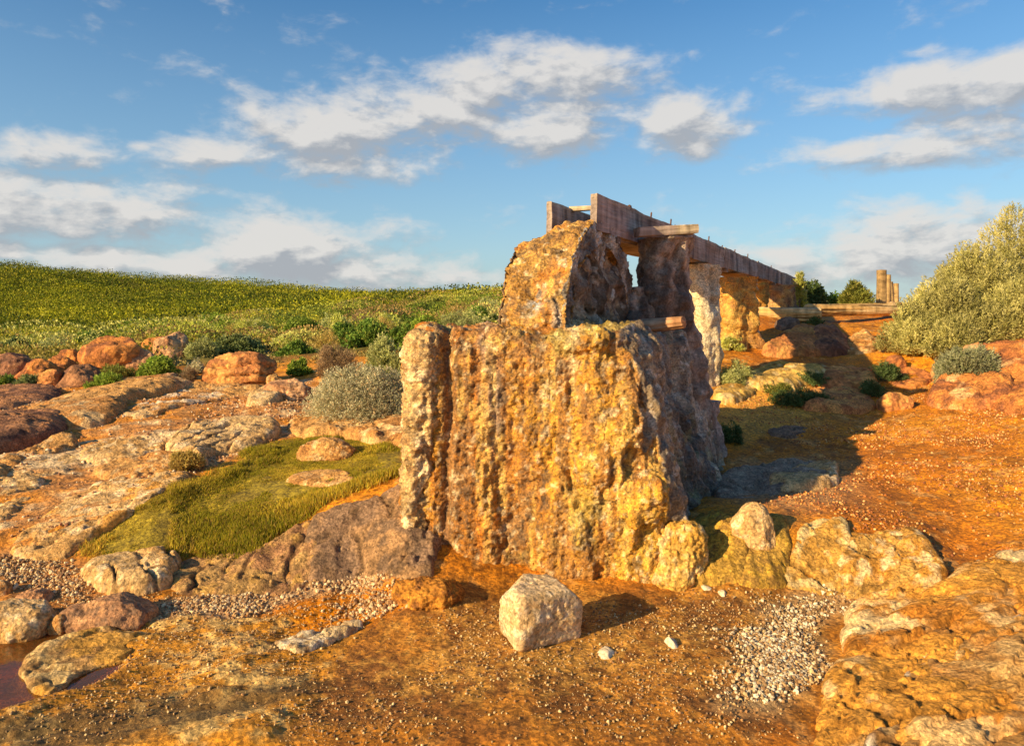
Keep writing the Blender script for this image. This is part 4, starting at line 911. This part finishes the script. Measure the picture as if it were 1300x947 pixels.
PLOTS = []
def shrub(label, bx, seed, cols, style='fine', dens=1.0, depth=.85, Y=None, name='shrub', cat='shrub', group=None, lobes=None, lumpy=1.0, yoff=0.):
    rs = np.random.default_rng(seed)
    x0, y0, x1, y1 = bx; xc = (x0 + x1) / 2
    gy = G(xc, y1)[1] if Y is None else Y
    w = (x1 - x0) / F_PX * gy; rx = w / 2; ry = rx * depth; yc = gy + ry * .75 + yoff
    rx = (x1 - x0) / F_PX * (gy + ry * .4) / 2
    X = (xc - 650) / F_PX * yc; zt = EYE - (y0 - HZ) / F_PX * yc
    zb = min(float(H(np.array([X]), np.array([yc]))[0]), EYE - (y1 - HZ) / F_PX * gy + .03); h = max(zt - zb, .06)
    area = (x1 - x0) * (y1 - y0)
    nsp = int(max(160, min(area * .55, 9000)) * dens)
    px_m = gy / F_PX
    st = dict(fine=(6, 3.2, .9), spiky=(14, 4.6, 1.0), broad=(7, 3.6, 1.9), dry=(6, 4.2, .5))[style]
    K, ll, lw = st
    ll = max(ll * px_m, .012); lw = max(lw * px_m, .004)
    if gy < 9.5 and style == 'spiky': ll *= .8
    ll = min(ll, .12); lw = min(lw, .05)
    P, D, k, rr, U_ = dome_sprigs(rs, nsp, rx, ry, h, lobes or max(9, int(area ** .5 / 3)), lumpy)
    sl = ll * (2.2 if style == 'spiky' else 1.2)
    t = rs.uniform(0, 1, (nsp, K))
    Pk = P[:, None] + D[:, None] * (t * sl)[..., None] - D[:, None] * (sl * .6)
    J = rs.normal(size=(nsp, K, 3)); Dk = D[:, None] * (.9 if style == 'spiky' else .6) + J * (.42 if style == 'spiky' else .62)
    Dk /= np.linalg.norm(Dk, axis=2)[..., None]
    c0, c1, c2 = [np.array(c) for c in cols]
    q = rs.uniform(size=(nsp, 1)); lobt = rs.uniform(.62, 1.3, int(k.max()) + 1)[k][:, None]
    cs = (c0 * (1 - q) + c1 * q) * lobt
    sel = rs.uniform(size=nsp) < .12; cs[sel] = c2
    cc = np.repeat(cs[:, None], K, 1) * rs.uniform(.8, 1.22, (nsp, K, 1))
    V, F, col = leaf_quads(Pk.reshape(-1, 3), Dk.reshape(-1, 3), ll, lw, rs, cc.reshape(-1, 3))
    V[:, 2] = np.maximum(V[:, 2], -.03)
    root = thing(name, label, cat, (X, yc, zb), group); PLOTS.append((X, yc, rx, ry))
    put('foliage', fast_mesh('foliage', V, F, False, col), M_LEAF, root)
    # woody stems fanning out from the base
    ns = 7 if area < 3000 else 16; SV = []; SF = []; b = 0
    for i in range(ns):
        j = rs.integers(0, nsp); e = P[j] * .9; s = np.array([e[0] * .15, e[1] * .15, -.05 * h]); r0 = .02 * h + .003
        mid = (s + e) / 2 + rs.normal(size=3) * h * .06
        for p_, r_ in ((s, r0), (mid, r0 * .7), (e, r0 * .3)):
            for a_ in range(5): SV.append(p_ + r_ * np.array([math.cos(a_ * 1.2566), math.sin(a_ * 1.2566), 0]))
        for s_ in range(2):
            for a_ in range(5): SF.append((b + s_ * 5 + a_, b + s_ * 5 + (a_ + 1) % 5, b + s_ * 5 + 5 + (a_ + 1) % 5, b + s_ * 5 + 5 + a_))
        b += 15
    put('branch', fast_mesh('branch', np.array(SV), np.array(SF), True), M_STEM, root)
    return root

SILV = ((.64, .58, .36), (.38, .36, .2), (.70, .52, .28)); SAGE = ((.38, .40, .13), (.54, .53, .22), (.24, .26, .08)); GRN = ((.12, .20, .03), (.20, .30, .05), (.32, .34, .06))
BRT = ((.24, .34, .04), (.36, .44, .07), (.16, .24, .03)); LIM = ((.58, .57, .16), (.46, .48, .08), (.68, .62, .28)); DGR = ((.07, .11, .03), (.13, .18, .06), (.2, .24, .1))
BLG = ((.16, .21, .07), (.34, .37, .14), (.09, .12, .03)); DRY = ((.32, .21, .11), (.44, .30, .16), (.22, .13, .07)); YBR = ((.56, .38, .12), (.48, .36, .08), (.36, .28, .08)); OLG = ((.28, .28, .05), (.18, .2, .04), (.4, .36, .09))
S = [
 ('large round silver grey shrub, nearest on the left of the block', (376,452,560,548), SILV, 'fine', dict(dens=2.0)),
 ('soft sage green shrub crowding behind the silver grey shrub', (455,418,535,505), SAGE, 'spiky', dict(Y=9.4)),
 ('low bright green cushion shrub on the whaleback slab', (108,472,170,502), BRT, 'spiky', dict(dens=1.3)),
 ('glossy bright green shrub in front of the low pink rock', (170,450,236,484), BRT, 'broad', dict(dens=1.3)),
 ('blue green low shrub at the foot of the wedge rock', (14,472,58,493), BLG, 'fine', dict()),
 ('small bright green shrub at the left edge of the boulders', (-12,475,20,492), GRN, 'broad', dict()),
 ('dark blue green dome shrub above the layered rock stack', (258,420,342,458), BLG, 'broad', dict(dens=1.2, Y=13)),
 ('silver green shrub on the left side of the dark dome shrub', (232,426,280,458), SAGE, 'fine', dict(Y=12.6)),
 ('small pale grey shrub beside the layered rock stack', (234,450,262,474), SILV, 'fine', dict()),
 ('dry red brown bush between the pink rock and the layered rocks', (220,464,256,491), DRY, 'dry', dict(dens=1.2)),
 ('yellow green tuft in front of the low pink rock', (122,460,176,480), OLG, 'fine', dict()),
 ('bright green shrub right of the layered rock stack, upper of two', (344,432,404,462), GRN, 'broad', dict(Y=12.5)),
 ('green leafy shrub right of the layered rock stack, lower of two', (362,452,400,476), BRT, 'broad', dict()),
 ('dry brown twiggy bush beside the layered rock stack', (396,432,462,482), DRY, 'dry', dict(dens=1.3)),
 ('brown grass bush behind the dry twiggy bush', (386,420,440,450), YBR, 'dry', dict(Y=14)),
 ('pale lime shrub left of the bright green ones, in full sun', (340,421,392,446), LIM, 'fine', dict(Y=14.5)),
 ('lime topped shrub above the dark dome shrub', (310,410,372,436), LIM, 'fine', dict(Y=18)),
 ('bright green shrub above the dry twiggy bush', (406,410,470,440), GRN, 'broad', dict(Y=15)),
 ('silvery lime shrub behind the pink boulder', (222,403,285,426), LIM, 'fine', dict(Y=24)),
 ('small bright round shrub on the crest of the silvery lime shrub', (272,395,302,412), BRT, 'fine', dict(Y=27)),
 ('dark green shrub patch under the crest bush', (226,414,262,430), DGR, 'broad', dict(Y=20)),
 ('golden dry bush left of the lime topped shrub', (284,404,330,426), YBR, 'dry', dict(Y=22)),
 ('lime green wide shrub in the middle of the scrub bank', (330,392,392,414), BRT, 'fine', dict(Y=28)),
 ('wide grey green shrub on the upper scrub bank', (392,396,462,420), SAGE, 'fine', dict(Y=22)),
 ('dark leafed shrub near the top of the scrub bank', (392,404,440,420), DGR, 'broad', dict(Y=20.5)),
 ('dry golden brown bush on the bank above the sage shrub', (462,402,512,438), YBR, 'dry', dict(Y=14.5)),
 ('pale dry bush at the skyline of the scrub bank', (438,392,486,412), DRY, 'dry', dict(Y=24)),
 ('green shrub just left of the block, lower of two', (488,400,560,440), GRN, 'broad', dict(Y=12.5)),
 ('pale silvery shrub touching the block, upper left', (545,392,612,428), SAGE, 'fine', dict(Y=13.5)),
 ('dark green shrub high on the bank behind the block corner', (470,390,530,408), DGR, 'broad', dict(Y=22)),
 ('green shrub high behind the block beside the wheel', (575,384,640,412), GRN, 'broad', dict(Y=16)),
 ('orange brown dry bush on the bank beside the wheel', (548,378,605,400), YBR, 'dry', dict(Y=21)),
 ('pale green shrub at the wheel left side', (592,376,648,404), SAGE, 'fine', dict(Y=19)),
 ('olive shrub on the skyline left of the wheel', (506,380,560,398), OLG, 'broad', dict(Y=28)),
 ('sage shrub low between the silver shrub and the block', (488,455,540,530), SAGE, 'fine', dict(Y=8.2)),
 ('broad lime green mound on the bank above the layered rock stack', (286,398,352,424), LIM, 'fine', dict(Y=19.5, dens=1.2)),
 ('vivid green mound left of the grey green shrub on the upper bank', (352,400,412,424), BRT, 'broad', dict(Y=19, dens=1.2)),
 ('pale sage mound right of the pale lime shrub', (404,396,452,424), LIM, 'fine', dict(Y=17.2, dens=1.2)),
 ('big soft green mound between the dry brown bush and the block', (430,404,505,446), GRN, 'broad', dict(Y=13.2, dens=1.3)),
 ('pale yellow green mound in the gap above the sage shrub', (452,396,524,430), LIM, 'fine', dict(Y=15.4, dens=1.2)),
 ('leafy green mound against the upper left corner of the block', (505,396,570,436), BRT, 'broad', dict(Y=11.8, dens=1.2)),
 ('grey green mound peeping over the top of the block', (560,392,640,424), SAGE, 'fine', dict(Y=12.6, dens=1.2)),
 ('low golden mound left of the silvery lime shrub', (160,418,214,436), YBR, 'fine', dict(Y=22)),
 ('low green mound behind the biggest orange boulder', (92,416,150,436), GRN, 'broad', dict(Y=20)),
 ('low grey mound behind the small round orange boulder', (38,424,100,446), SAGE, 'fine', dict(Y=17.5)),
 ('dark green mound at the left edge behind the brown dome boulder', (-14,426,44,450), DGR, 'broad', dict(Y=17)),
 ('wide bright mound on the bank crest below the ridge', (400,384,470,400), OLG, 'fine', dict(Y=33)),
 ('wide olive mound on the bank crest left of the wheel', (520,376,590,392), OLG, 'broad', dict(Y=30)),
 ('green mound on the bank crest above the pink boulder', (240,392,300,406), BRT, 'broad', dict(Y=36)),
 # right
 ('small spiky sage shrub on the orange boulder at the right', (1182,432,1278,484), ((.30, .30, .15), (.42, .42, .24), (.2, .22, .09)), 'spiky', dict(dens=1.6, Y=8.05)),
 ('round olive shrub with dry twigs on the skyline left of the bollards', (1066,357,1112,388), OLG, 'spiky', dict(dens=1.4, Y=16)),
 ('dark green low shrub on the skyline beyond the end of the flume', (1008,352,1052,390), DGR, 'broad', dict(dens=1.3, Y=17)),
 ('bright green shrub on the skyline left of the round olive shrub', (1034,362,1070,389), GRN, 'broad', dict(dens=1.2, Y=17.5)),
 ('thin yellow green upright shrub at the end of the flume', (1004,345,1024,385), LIM, 'spiky', dict(Y=16.5, depth=.9)),
 ('dark small bush in the shade behind the gnarled stump', (908,527,946,575), DGR, 'fine', dict(Y=6.9)),
 ('shaded grey green weeds at the foot of the pale tan pillar', (910,452,962,492), SAGE, 'fine', dict(dens=1.1)),
 ('yellow green weeds at the foot of the fat golden pillar', (905,425,950,448), LIM, 'fine', dict()),
 ('low dark weeds on the yellow lit bank', (1002,470,1054,492), DGR, 'fine', dict()),
 ('low creeping weeds under the yellow bank rock', (956,484,1012,504), OLG, 'fine', dict()),
 ('creeping dark green weeds across the middle of the bank', (968,492,1062,518), DGR, 'fine', dict(depth=.5)),
 ('dark weeds beside the smooth red path rock', (1100,458,1152,488), DGR, 'fine', dict()),
 ('dark weeds right of the half buried brown rock', (1086,482,1128,506), DGR, 'fine', dict()),
 ('brown dry bush under the right end of the big shrub', (1262,395,1350,440), DRY, 'dry', dict(Y=9.6)),
 ('yellow tuft at the foot of the ribbed rock', (212,572,262,600), YBR, 'spiky', dict(dens=1.2)),
 ('dark weeds below the long log on the path', (1016,402,1056,414), DGR, 'fine', dict(Y=12.6)),
 ('tiny dark tree clump alone on the far ridge line', (484,362,516,375), DGR, 'broad', dict(Y=290)),
]
for i, (lb, bx, cl, sty, kw) in enumerate(S):
    g = 'coastal shrubs on the scrub bank' if i < 49 else None
    shrub(lb, bx, 500 + i, cl, sty, group=g, **kw)

# the big shrub on the right: overlapping domes merged into one plant
def big_shrub():
    rs = np.random.default_rng(900)
    base = np.array([6.4, 9.9, 1.35])
    root = thing('large_shrub', 'huge spiky grey green shrub spilling over the dirt at the right edge', 'shrub', tuple(base))
    VV_, FF_, CC_ = [], [], []; off = 0
    # (px centre, px top, half width px, distance)
    for px, py, hw, Y, hd in ((1160, 372, 48, 10.0, .5), (1205, 355, 60, 9.9, .6), (1200, 338, 50, 10.3, .7), (1245, 298, 62, 10.7, .9), (1300, 256, 75, 11.2, 1.1), (1360, 255, 80, 11.4, 1.2), (1240, 365, 60, 9.7, .6), (1300, 345, 60, 9.6, .6), (1180, 395, 45, 9.6, .4), (1360, 330, 60, 9.8, .8), (1215, 395, 35, 9.4, .4)):
        c_ = W(px, py, Y); g_ = float(H(np.array([c_[0]]), np.array([Y]))[0]) - .05
        rx = hw / F_PX * Y; h = c_[2] - g_
        n = int(2600 * (rx / .6) * (h / .9) ** .5)
        P, D, k, rr, U_ = dome_sprigs(rs, n, rx, hd, h, 18, .95, .6)
        P = P + [c_[0], Y, g_]; K = 15
        t = rs.uniform(0, 1, (n, K)); sl = .115
        Pk = P[:, None] + D[:, None] * (t * sl - sl * .5)[..., None]
        Dk = D[:, None] * .8 + rs.normal(size=(n, K, 3)) * .38; Dk /= np.linalg.norm(Dk, axis=2)[..., None]
        q = rs.uniform(size=(n, 1)); lobt = rs.uniform(.6, 1.25, 18)[k][:, None]
        cs = (c3(.32, .30, .08) * (1 - q) + c3(.64, .57, .22) * q) * lobt
        cc = np.repeat(cs[:, None], K, 1) * rs.uniform(.8, 1.25, (n, K, 1))
        V, F, col = leaf_quads(Pk.reshape(-1, 3), Dk.reshape(-1, 3), .042, .010, rs, cc.reshape(-1, 3))
        VV_.append(V - base); FF_.append(F + off); CC_.append(col); off += len(V)
    put('foliage', fast_mesh('foliage', np.vstack(VV_), np.vstack(FF_), False, np.vstack(CC_)), M_LEAF, root)
    SV, SF, b = [], [], 0
    for i in range(60):
        e = np.array([rs.uniform(-.9, 1.8), rs.uniform(-.2, .9), rs.uniform(.1, .45)]); s = np.array([e[0] * .6, e[1] * .6, -.15])
        for p_, r_ in ((s, .02), ((s + e) / 2 + rs.normal(size=3) * .05, .014), (e, .006)):
            for a_ in range(5): SV.append(p_ + r_ * np.array([math.cos(a_ * 1.2566), math.sin(a_ * 1.2566), 0]))
        for s_ in range(2):
            for a_ in range(5): SF.append((b + s_ * 5 + a_, b + s_ * 5 + (a_ + 1) % 5, b + s_ * 5 + 5 + (a_ + 1) % 5, b + s_ * 5 + 5 + a_))
        b += 15
    put('branch', fast_mesh('branch', np.array(SV), np.array(SF), True), M_STEM, root)
big_shrub()

# ------------------------------------------------------------------ heath over the hill and low scrub on the bank
def heath(name, n, per, r0, r1, a0, a1, leaf, clump, seed, pal, vary=.0, sp=.55):
    rs = np.random.default_rng(seed)
    Y = np.exp(rs.uniform(math.log(r0), math.log(r1), n)); X = Y * rs.uniform(a0, a1, n)
    if r0 < 40:
        ok = np.ones(n, bool)
        for sx, sy, rx_, ry_ in PLOTS:
            dy = Y - sy; k_ = np.where(dy < 0, ry_ * 2.6, ry_ * 1.0) + clump * .6; ok &= ((X - sx * Y / sy) / (rx_ + clump * .5)) ** 2 + (dy / k_) ** 2 > 1
        X, Y = X[ok], Y[ok]; n = len(X)
    z = Hfull(X, Y); P0 = np.stack([X, Y, z], 1); scl = np.clip(Y / r0, 1, None) ** sp
    cr = clump * scl * (.35 + 1.5 * rs.uniform(size=n) ** 2)
    d = rs.normal(size=(n, per, 3)); d[..., 2] = np.abs(d[..., 2]); d /= np.linalg.norm(d, axis=2)[..., None]
    P = P0[:, None] + d * cr[:, None, None] * np.array([1, 1, .55])
    D = d * .6 + np.array([0, 0, .4]) + rs.normal(size=d.shape) * .5; D /= np.linalg.norm(D, axis=2)[..., None]
    nz = fbm(P0 * [.045, .02, 0], 4, seed) * 1.5 + rs.normal(size=n) * .22; nz2 = fbm(P0 * [.15, .07, 0], 4, seed + 1) + rs.normal(size=n) * .2
    pal = [np.array(c) for c in pal]
    col = mix(np.ones((n, 1)) * pal[0][None], pal[1], sstep(-.35, .3, nz)); col = mix(col, pal[2], sstep(.05, .45, nz2)); col = mix(col, pal[3], sstep(.1, .45, -nz2) * .8)
    if vary:
        pk = rs.integers(0, len(pal), n); col = col * (1 - vary) + np.array(pal)[pk] * vary
    col = col * rs.uniform(.7, 1.3, (n, 1))
    cc = np.repeat(col[:, None], per, 1) * rs.uniform(.75, 1.3, (n, per, 1))
    ls = np.repeat((leaf * scl)[:, None], per, 1).ravel() * rs.uniform(.6, 1.3, n * per)
    V, F, c_ = leaf_quads(P.reshape(-1, 3), D.reshape(-1, 3), ls, ls * .6, rs, cc.reshape(-1, 3))
    return tag(put(name, fast_mesh(name, V, F, False, c_), M_LEAF), kind='stuff')
heath('heath_scrub', 8500, 120, 48, 330, -.78, .06, .17, 1.7, 21, [(.07, .10, .010), (.17, .20, .015), (.46, .42, .02), (.022, .04, .008), (.24, .17, .035)], .4)
heath('bank_undergrowth', 3600, 30, 12.5, 60, -.72, .0, .06, .26, 22, [(.15, .16, .02), (.32, .31, .03), (.52, .38, .09), (.26, .16, .05)], .5)
heath('bank_scrub', 620, 620, 15, 60, -.72, .0, .055, .72, 24, [(.13, .19, .02), (.36, .38, .05), (.58, .54, .15), (.36, .22, .08), (.05, .08, .015), (.46, .40, .03)], .9, .4)
heath('rock_undergrowth', 700, 30, 11.3, 16, -.78, -.06, .04, .12, 23, [(.22, .2, .05), (.34, .26, .08), (.44, .34, .12), (.24, .14, .06)], .4)

# turf
def turf():
    rs = np.random.default_rng(31)
    lo, hi = Z_GRASS.min(0) - .1, Z_GRASS.max(0) + .1; n0 = 620000
    x = rs.uniform(lo[0], hi[0], n0); y = rs.uniform(lo[1], hi[1], n0)
    Pq = np.stack([x, y, x * 0], 1); wob = fbm(Pq * 2.2, 4, 5) * .16
    s = sdist(x, y, Z_GRASS) + wob * .7
    tall = sstep(.05, .35, fbm(Pq * 2.4 + 7, 4, 51)) * .8
    px = 650 + x / y * F_PX; py = HZ + (EYE - H(x, y)) / y * F_PX
    edge = sstep(.40, .05, np.abs(s)) * (py > 600)
    tall = np.clip(tall + edge * .9 * (px > 215), 0, 1)
    keep = (s < .07) & (rs.uniform(size=n0) < sstep(.08, -.14, s) * 1.2) & (rs.uniform(size=n0) < (.7 + .3 * tall) * (.25 + .75 * sstep(-.3, .1, fbm(Pq * 5 + 1, 3, 55)))) & (fbm(Pq * 3.2 + 2, 4, 53) < .26 + .5 * tall)
    x, y, tall, px = x[keep], y[keep], tall[keep], px[keep]; n = len(x); Pq = Pq[keep]
    z = Hfull(x, y)
    D = np.stack([rs.normal(size=n) * .45 + .1, rs.normal(size=n) * .45, np.ones(n)], 1); D /= np.linalg.norm(D, axis=1)[:, None]
    Ln = (.010 + .048 * tall) * rs.uniform(.5, 1.3, n)
    q = fbm(Pq * 3.0, 4, 52) + rs.normal(size=n) * .2
    col = mix(np.ones((n, 1)) * c3(.34, .29, .02)[None], c3(.66, .48, .05), sstep(-.3, .3, q)); col = mix(col, c3(.55, .36, .05), sstep(.62, .3, (px - 100) / 250) * .55)
    col = mix(col, c3(.42, .26, .07), (rs.uniform(size=n) < .22) * .9); col = mix(col, c3(.14, .17, .02), (rs.uniform(size=n) < .2) * .8); col *= (1 + .35 * fbm(Pq * 9, 3, 54))[:, None]
    V, F, c_ = leaf_quads(np.stack([x, y, z - .003], 1), D, Ln, .0042 + .002 * tall, rs, col)
    tag(put('turf_grass', fast_mesh('turf_grass', V, F, False, c_), M_GRASS), kind='stuff')
turf()

# ------------------------------------------------------------------ sky, sun, camera
sc = bpy.context.scene
SUN_AZ = (-.80, -.60); SUN_EL = math.radians(21.5)
w = bpy.data.worlds.new('World'); sc.world = w; w.use_nodes = True; nt = w.node_tree; nt.nodes.clear()
sky = nd(nt, 'ShaderNodeTexSky', sky_type='NISHITA'); sky.sun_disc = False; sky.sun_elevation = SUN_EL; sky.sun_rotation = math.atan2(SUN_AZ[0], SUN_AZ[1]) % (2 * math.pi)
sky.air_density = 1.0; sky.dust_density = .6; sky.ozone_density = 2.0
tcg = nd(nt, 'ShaderNodeTexCoord').outputs['Generated']
sp = nd(nt, 'ShaderNodeSeparateXYZ', {0: tcg})
az = mth(nt, 'ARCTAN2', sp.outputs[0], sp.outputs[1]); el = mth(nt, 'ARCSINE', sp.outputs[2])
def A(px): return math.atan((px - 650) / F_PX)
def E(py, px): return math.atan((HZ - py) / math.hypot(F_PX, px - 650))
# cloud banks: (x, y, half width, half height, strength)
CL = [(50,192,100,24,.9),(10,165,40,10,.5),(60,262,190,40,1.0),(250,243,60,10,.6),(345,318,90,40,1.3),(420,345,120,26,.9),(250,335,80,22,.9),(130,330,160,24,.8),(15,318,40,18,.8),
      (290,192,100,24,.8),(400,165,130,38,.9),(430,215,130,22,.75),(520,140,120,38,.95),(610,110,90,32,1.0),(720,95,110,34,1.0),(700,160,120,36,.95),(560,205,150,18,.5),(640,200,90,18,.5),
      (875,158,72,36,1.1),(860,176,60,14,.8),(1170,110,130,32,.9),(1270,100,110,42,1.0),(1260,165,130,34,.8),(1150,195,130,26,.95),(1050,135,50,16,.4),(1170,66,56,10,.55),
      (1150,315,190,48,.95),(1020,340,90,32,.95),(1250,300,120,50,.9),(1290,195,60,18,.7),(540,355,130,18,.7),(460,350,120,26,.8),(500,290,90,22,.5),(620,352,80,14,.6),(930,330,60,20,.5),(180,187,20,9,.6),(205,168,22,8,.6)]
ngt = bpy.data.node_groups.new('cloud_density', 'ShaderNodeTree')
ngt.interface.new_socket('az', in_out='INPUT', socket_type='NodeSocketFloat'); ngt.interface.new_socket('el', in_out='INPUT', socket_type='NodeSocketFloat'); ngt.interface.new_socket('d', in_out='OUTPUT', socket_type='NodeSocketFloat')
gi = ngt.nodes.new('NodeGroupInput'); go = ngt.nodes.new('NodeGroupOutput')
a_s, e_s = gi.outputs[0], gi.outputs[1]; tot = None
for px, py, hw, hh, s_ in CL:
    ca, ce = A(px), E(py, px); ra = abs(A(px + hw) - A(px - hw)) / 2 * 1.25; re_ = abs(E(py - hh, px) - E(py + hh, px)) / 2 * 1.3
    u = mth(ngt, 'MULTIPLY', mth(ngt, 'SUBTRACT', a_s, ca), 1 / ra); v = mth(ngt, 'MULTIPLY', mth(ngt, 'SUBTRACT', e_s, ce), 1 / re_)
    r2 = mth(ngt, 'ADD', mth(ngt, 'MULTIPLY', u, u), mth(ngt, 'MULTIPLY', v, v))
    g = mth(ngt, 'MULTIPLY', mth(ngt, 'EXPONENT', mth(ngt, 'MULTIPLY', r2, -1.1)), s_)
    tot = g if tot is None else mth(ngt, 'MAXIMUM', tot, g) if False else mth(ngt, 'SMOOTH_MAX', tot, g, .15)
cv = nd(ngt, 'ShaderNodeCombineXYZ', {0: mth(ngt, 'MULTIPLY', a_s, 1.0), 1: mth(ngt, 'MULTIPLY', e_s, 2.0), 2: 1.7}).outputs[0]
nz = nd(ngt, 'ShaderNodeTexNoise', {'Vector': cv, 'Scale': 9.5, 'Detail': 9., 'Roughness': .55, 'Distortion': .25}).outputs[0]
nz2 = nd(ngt, 'ShaderNodeTexNoise', {'Vector': cv, 'Scale': 24., 'Detail': 6., 'Roughness': .6, 'Distortion': .3}).outputs[0]
nn = mth(ngt, 'ADD', mth(ngt, 'MULTIPLY', mth(ngt, 'SUBTRACT', nz, .5), 2.2), mth(ngt, 'MULTIPLY', mth(ngt, 'SUBTRACT', nz2, .5), 1.0))
dn = mth(ngt, 'ADD', mth(ngt, 'MULTIPLY', tot, 1.48), mth(ngt, 'MULTIPLY', nn, 1.15))
ngt.links.new(dn, go.inputs[0])
def dens_node(a, e):
    n_ = nt.nodes.new('ShaderNodeGroup'); n_.node_tree = ngt
    nt.links.new(a, n_.inputs[0]); nt.links.new(e, n_.inputs[1]); return n_.outputs[0]
d0 = dens_node(az, el); d1 = dens_node(mth(nt, 'ADD', az, -.012), mth(nt, 'ADD', el, .02))
cov = nd(nt, 'ShaderNodeMapRange', {0: d0, 1: .30, 2: 1.30, 3: 0., 4: 1.}, interpolation_type='SMOOTHSTEP').outputs[0]
lit = nd(nt, 'ShaderNodeMapRange', {0: mth(nt, 'SUBTRACT', d0, d1), 1: -.28, 2: .30, 3: 0., 4: 1.}).outputs[0]
CSH, CLT = (3.0, 3.15, 3.4, 1), (5.6, 5.4, 5.15, 1)
ccol = nd(nt, 'ShaderNodeMixRGB', {0: lit, 1: CSH, 2: CLT}).outputs[0]
lowg = nd(nt, 'ShaderNodeMapRange', {0: el, 1: .0, 2: .16, 3: .55, 4: 0.}).outputs[0]
skyc = nd(nt, 'ShaderNodeHueSaturation', {'Color': sky.outputs[0], 'Saturation': 1.3, 'Value': 1.0}).outputs[0]
skyt = nd(nt, 'ShaderNodeMixRGB', {0: 1.0, 1: skyc, 2: (1.0, 1.06, 1.08, 1)}, blend_type='MULTIPLY').outputs[0]
hz = nd(nt, 'ShaderNodeMixRGB', {0: nd(nt, 'ShaderNodeMapRange', {0: el, 1: -.02, 2: .42, 3: .72, 4: .0}).outputs[0], 1: skyt, 2: (2.5, 3.8, 4.9, 1)}).outputs[0]
fin = nd(nt, 'ShaderNodeMixRGB', {0: mth(nt, 'MULTIPLY', cov, .93), 1: hz, 2: ccol}).outputs[0]
bg = nd(nt, 'ShaderNodeBackground', {0: fin, 1: .078})
nd(nt, 'ShaderNodeOutputWorld', {0: bg.outputs[0]})

ld = bpy.data.lights.new('sun', 'SUN'); ld.energy = 5.0; ld.angle = math.radians(.5); ld.color = (1.0, .76, .42)
lo = bpy.data.objects.new('sun', ld); C.objects.link(lo)
n_ = math.hypot(*SUN_AZ); sd_ = Vector((SUN_AZ[0] / n_ * math.cos(SUN_EL), SUN_AZ[1] / n_ * math.cos(SUN_EL), math.sin(SUN_EL)))
lo.rotation_euler = sd_.to_track_quat('Z', 'Y').to_euler(); lo.location = sd_ * 50

cam = bpy.data.cameras.new('camera'); co = bpy.data.objects.new('camera', cam); C.objects.link(co)
co.location = (0, 0, EYE); co.rotation_euler = (math.pi / 2, 0, 0)
cam.lens = 26; cam.sensor_width = 36; cam.sensor_fit = 'HORIZONTAL'; cam.shift_y = (HZ - 473.5) / 1300
cam.clip_start = .05; cam.clip_end = 3000
sc.camera = co
vs = sc.view_settings; vs.view_transform = 'Standard'; vs.look = 'None'; vs.exposure = .80; vs.gamma = 1; vs.use_curve_mapping = False
sc.render.engine = 'CYCLES'; sc.cycles.max_bounces = 6; sc.cycles.transparent_max_bounces = 8
try: sc.cycles.use_denoising = True
except Exception: pass
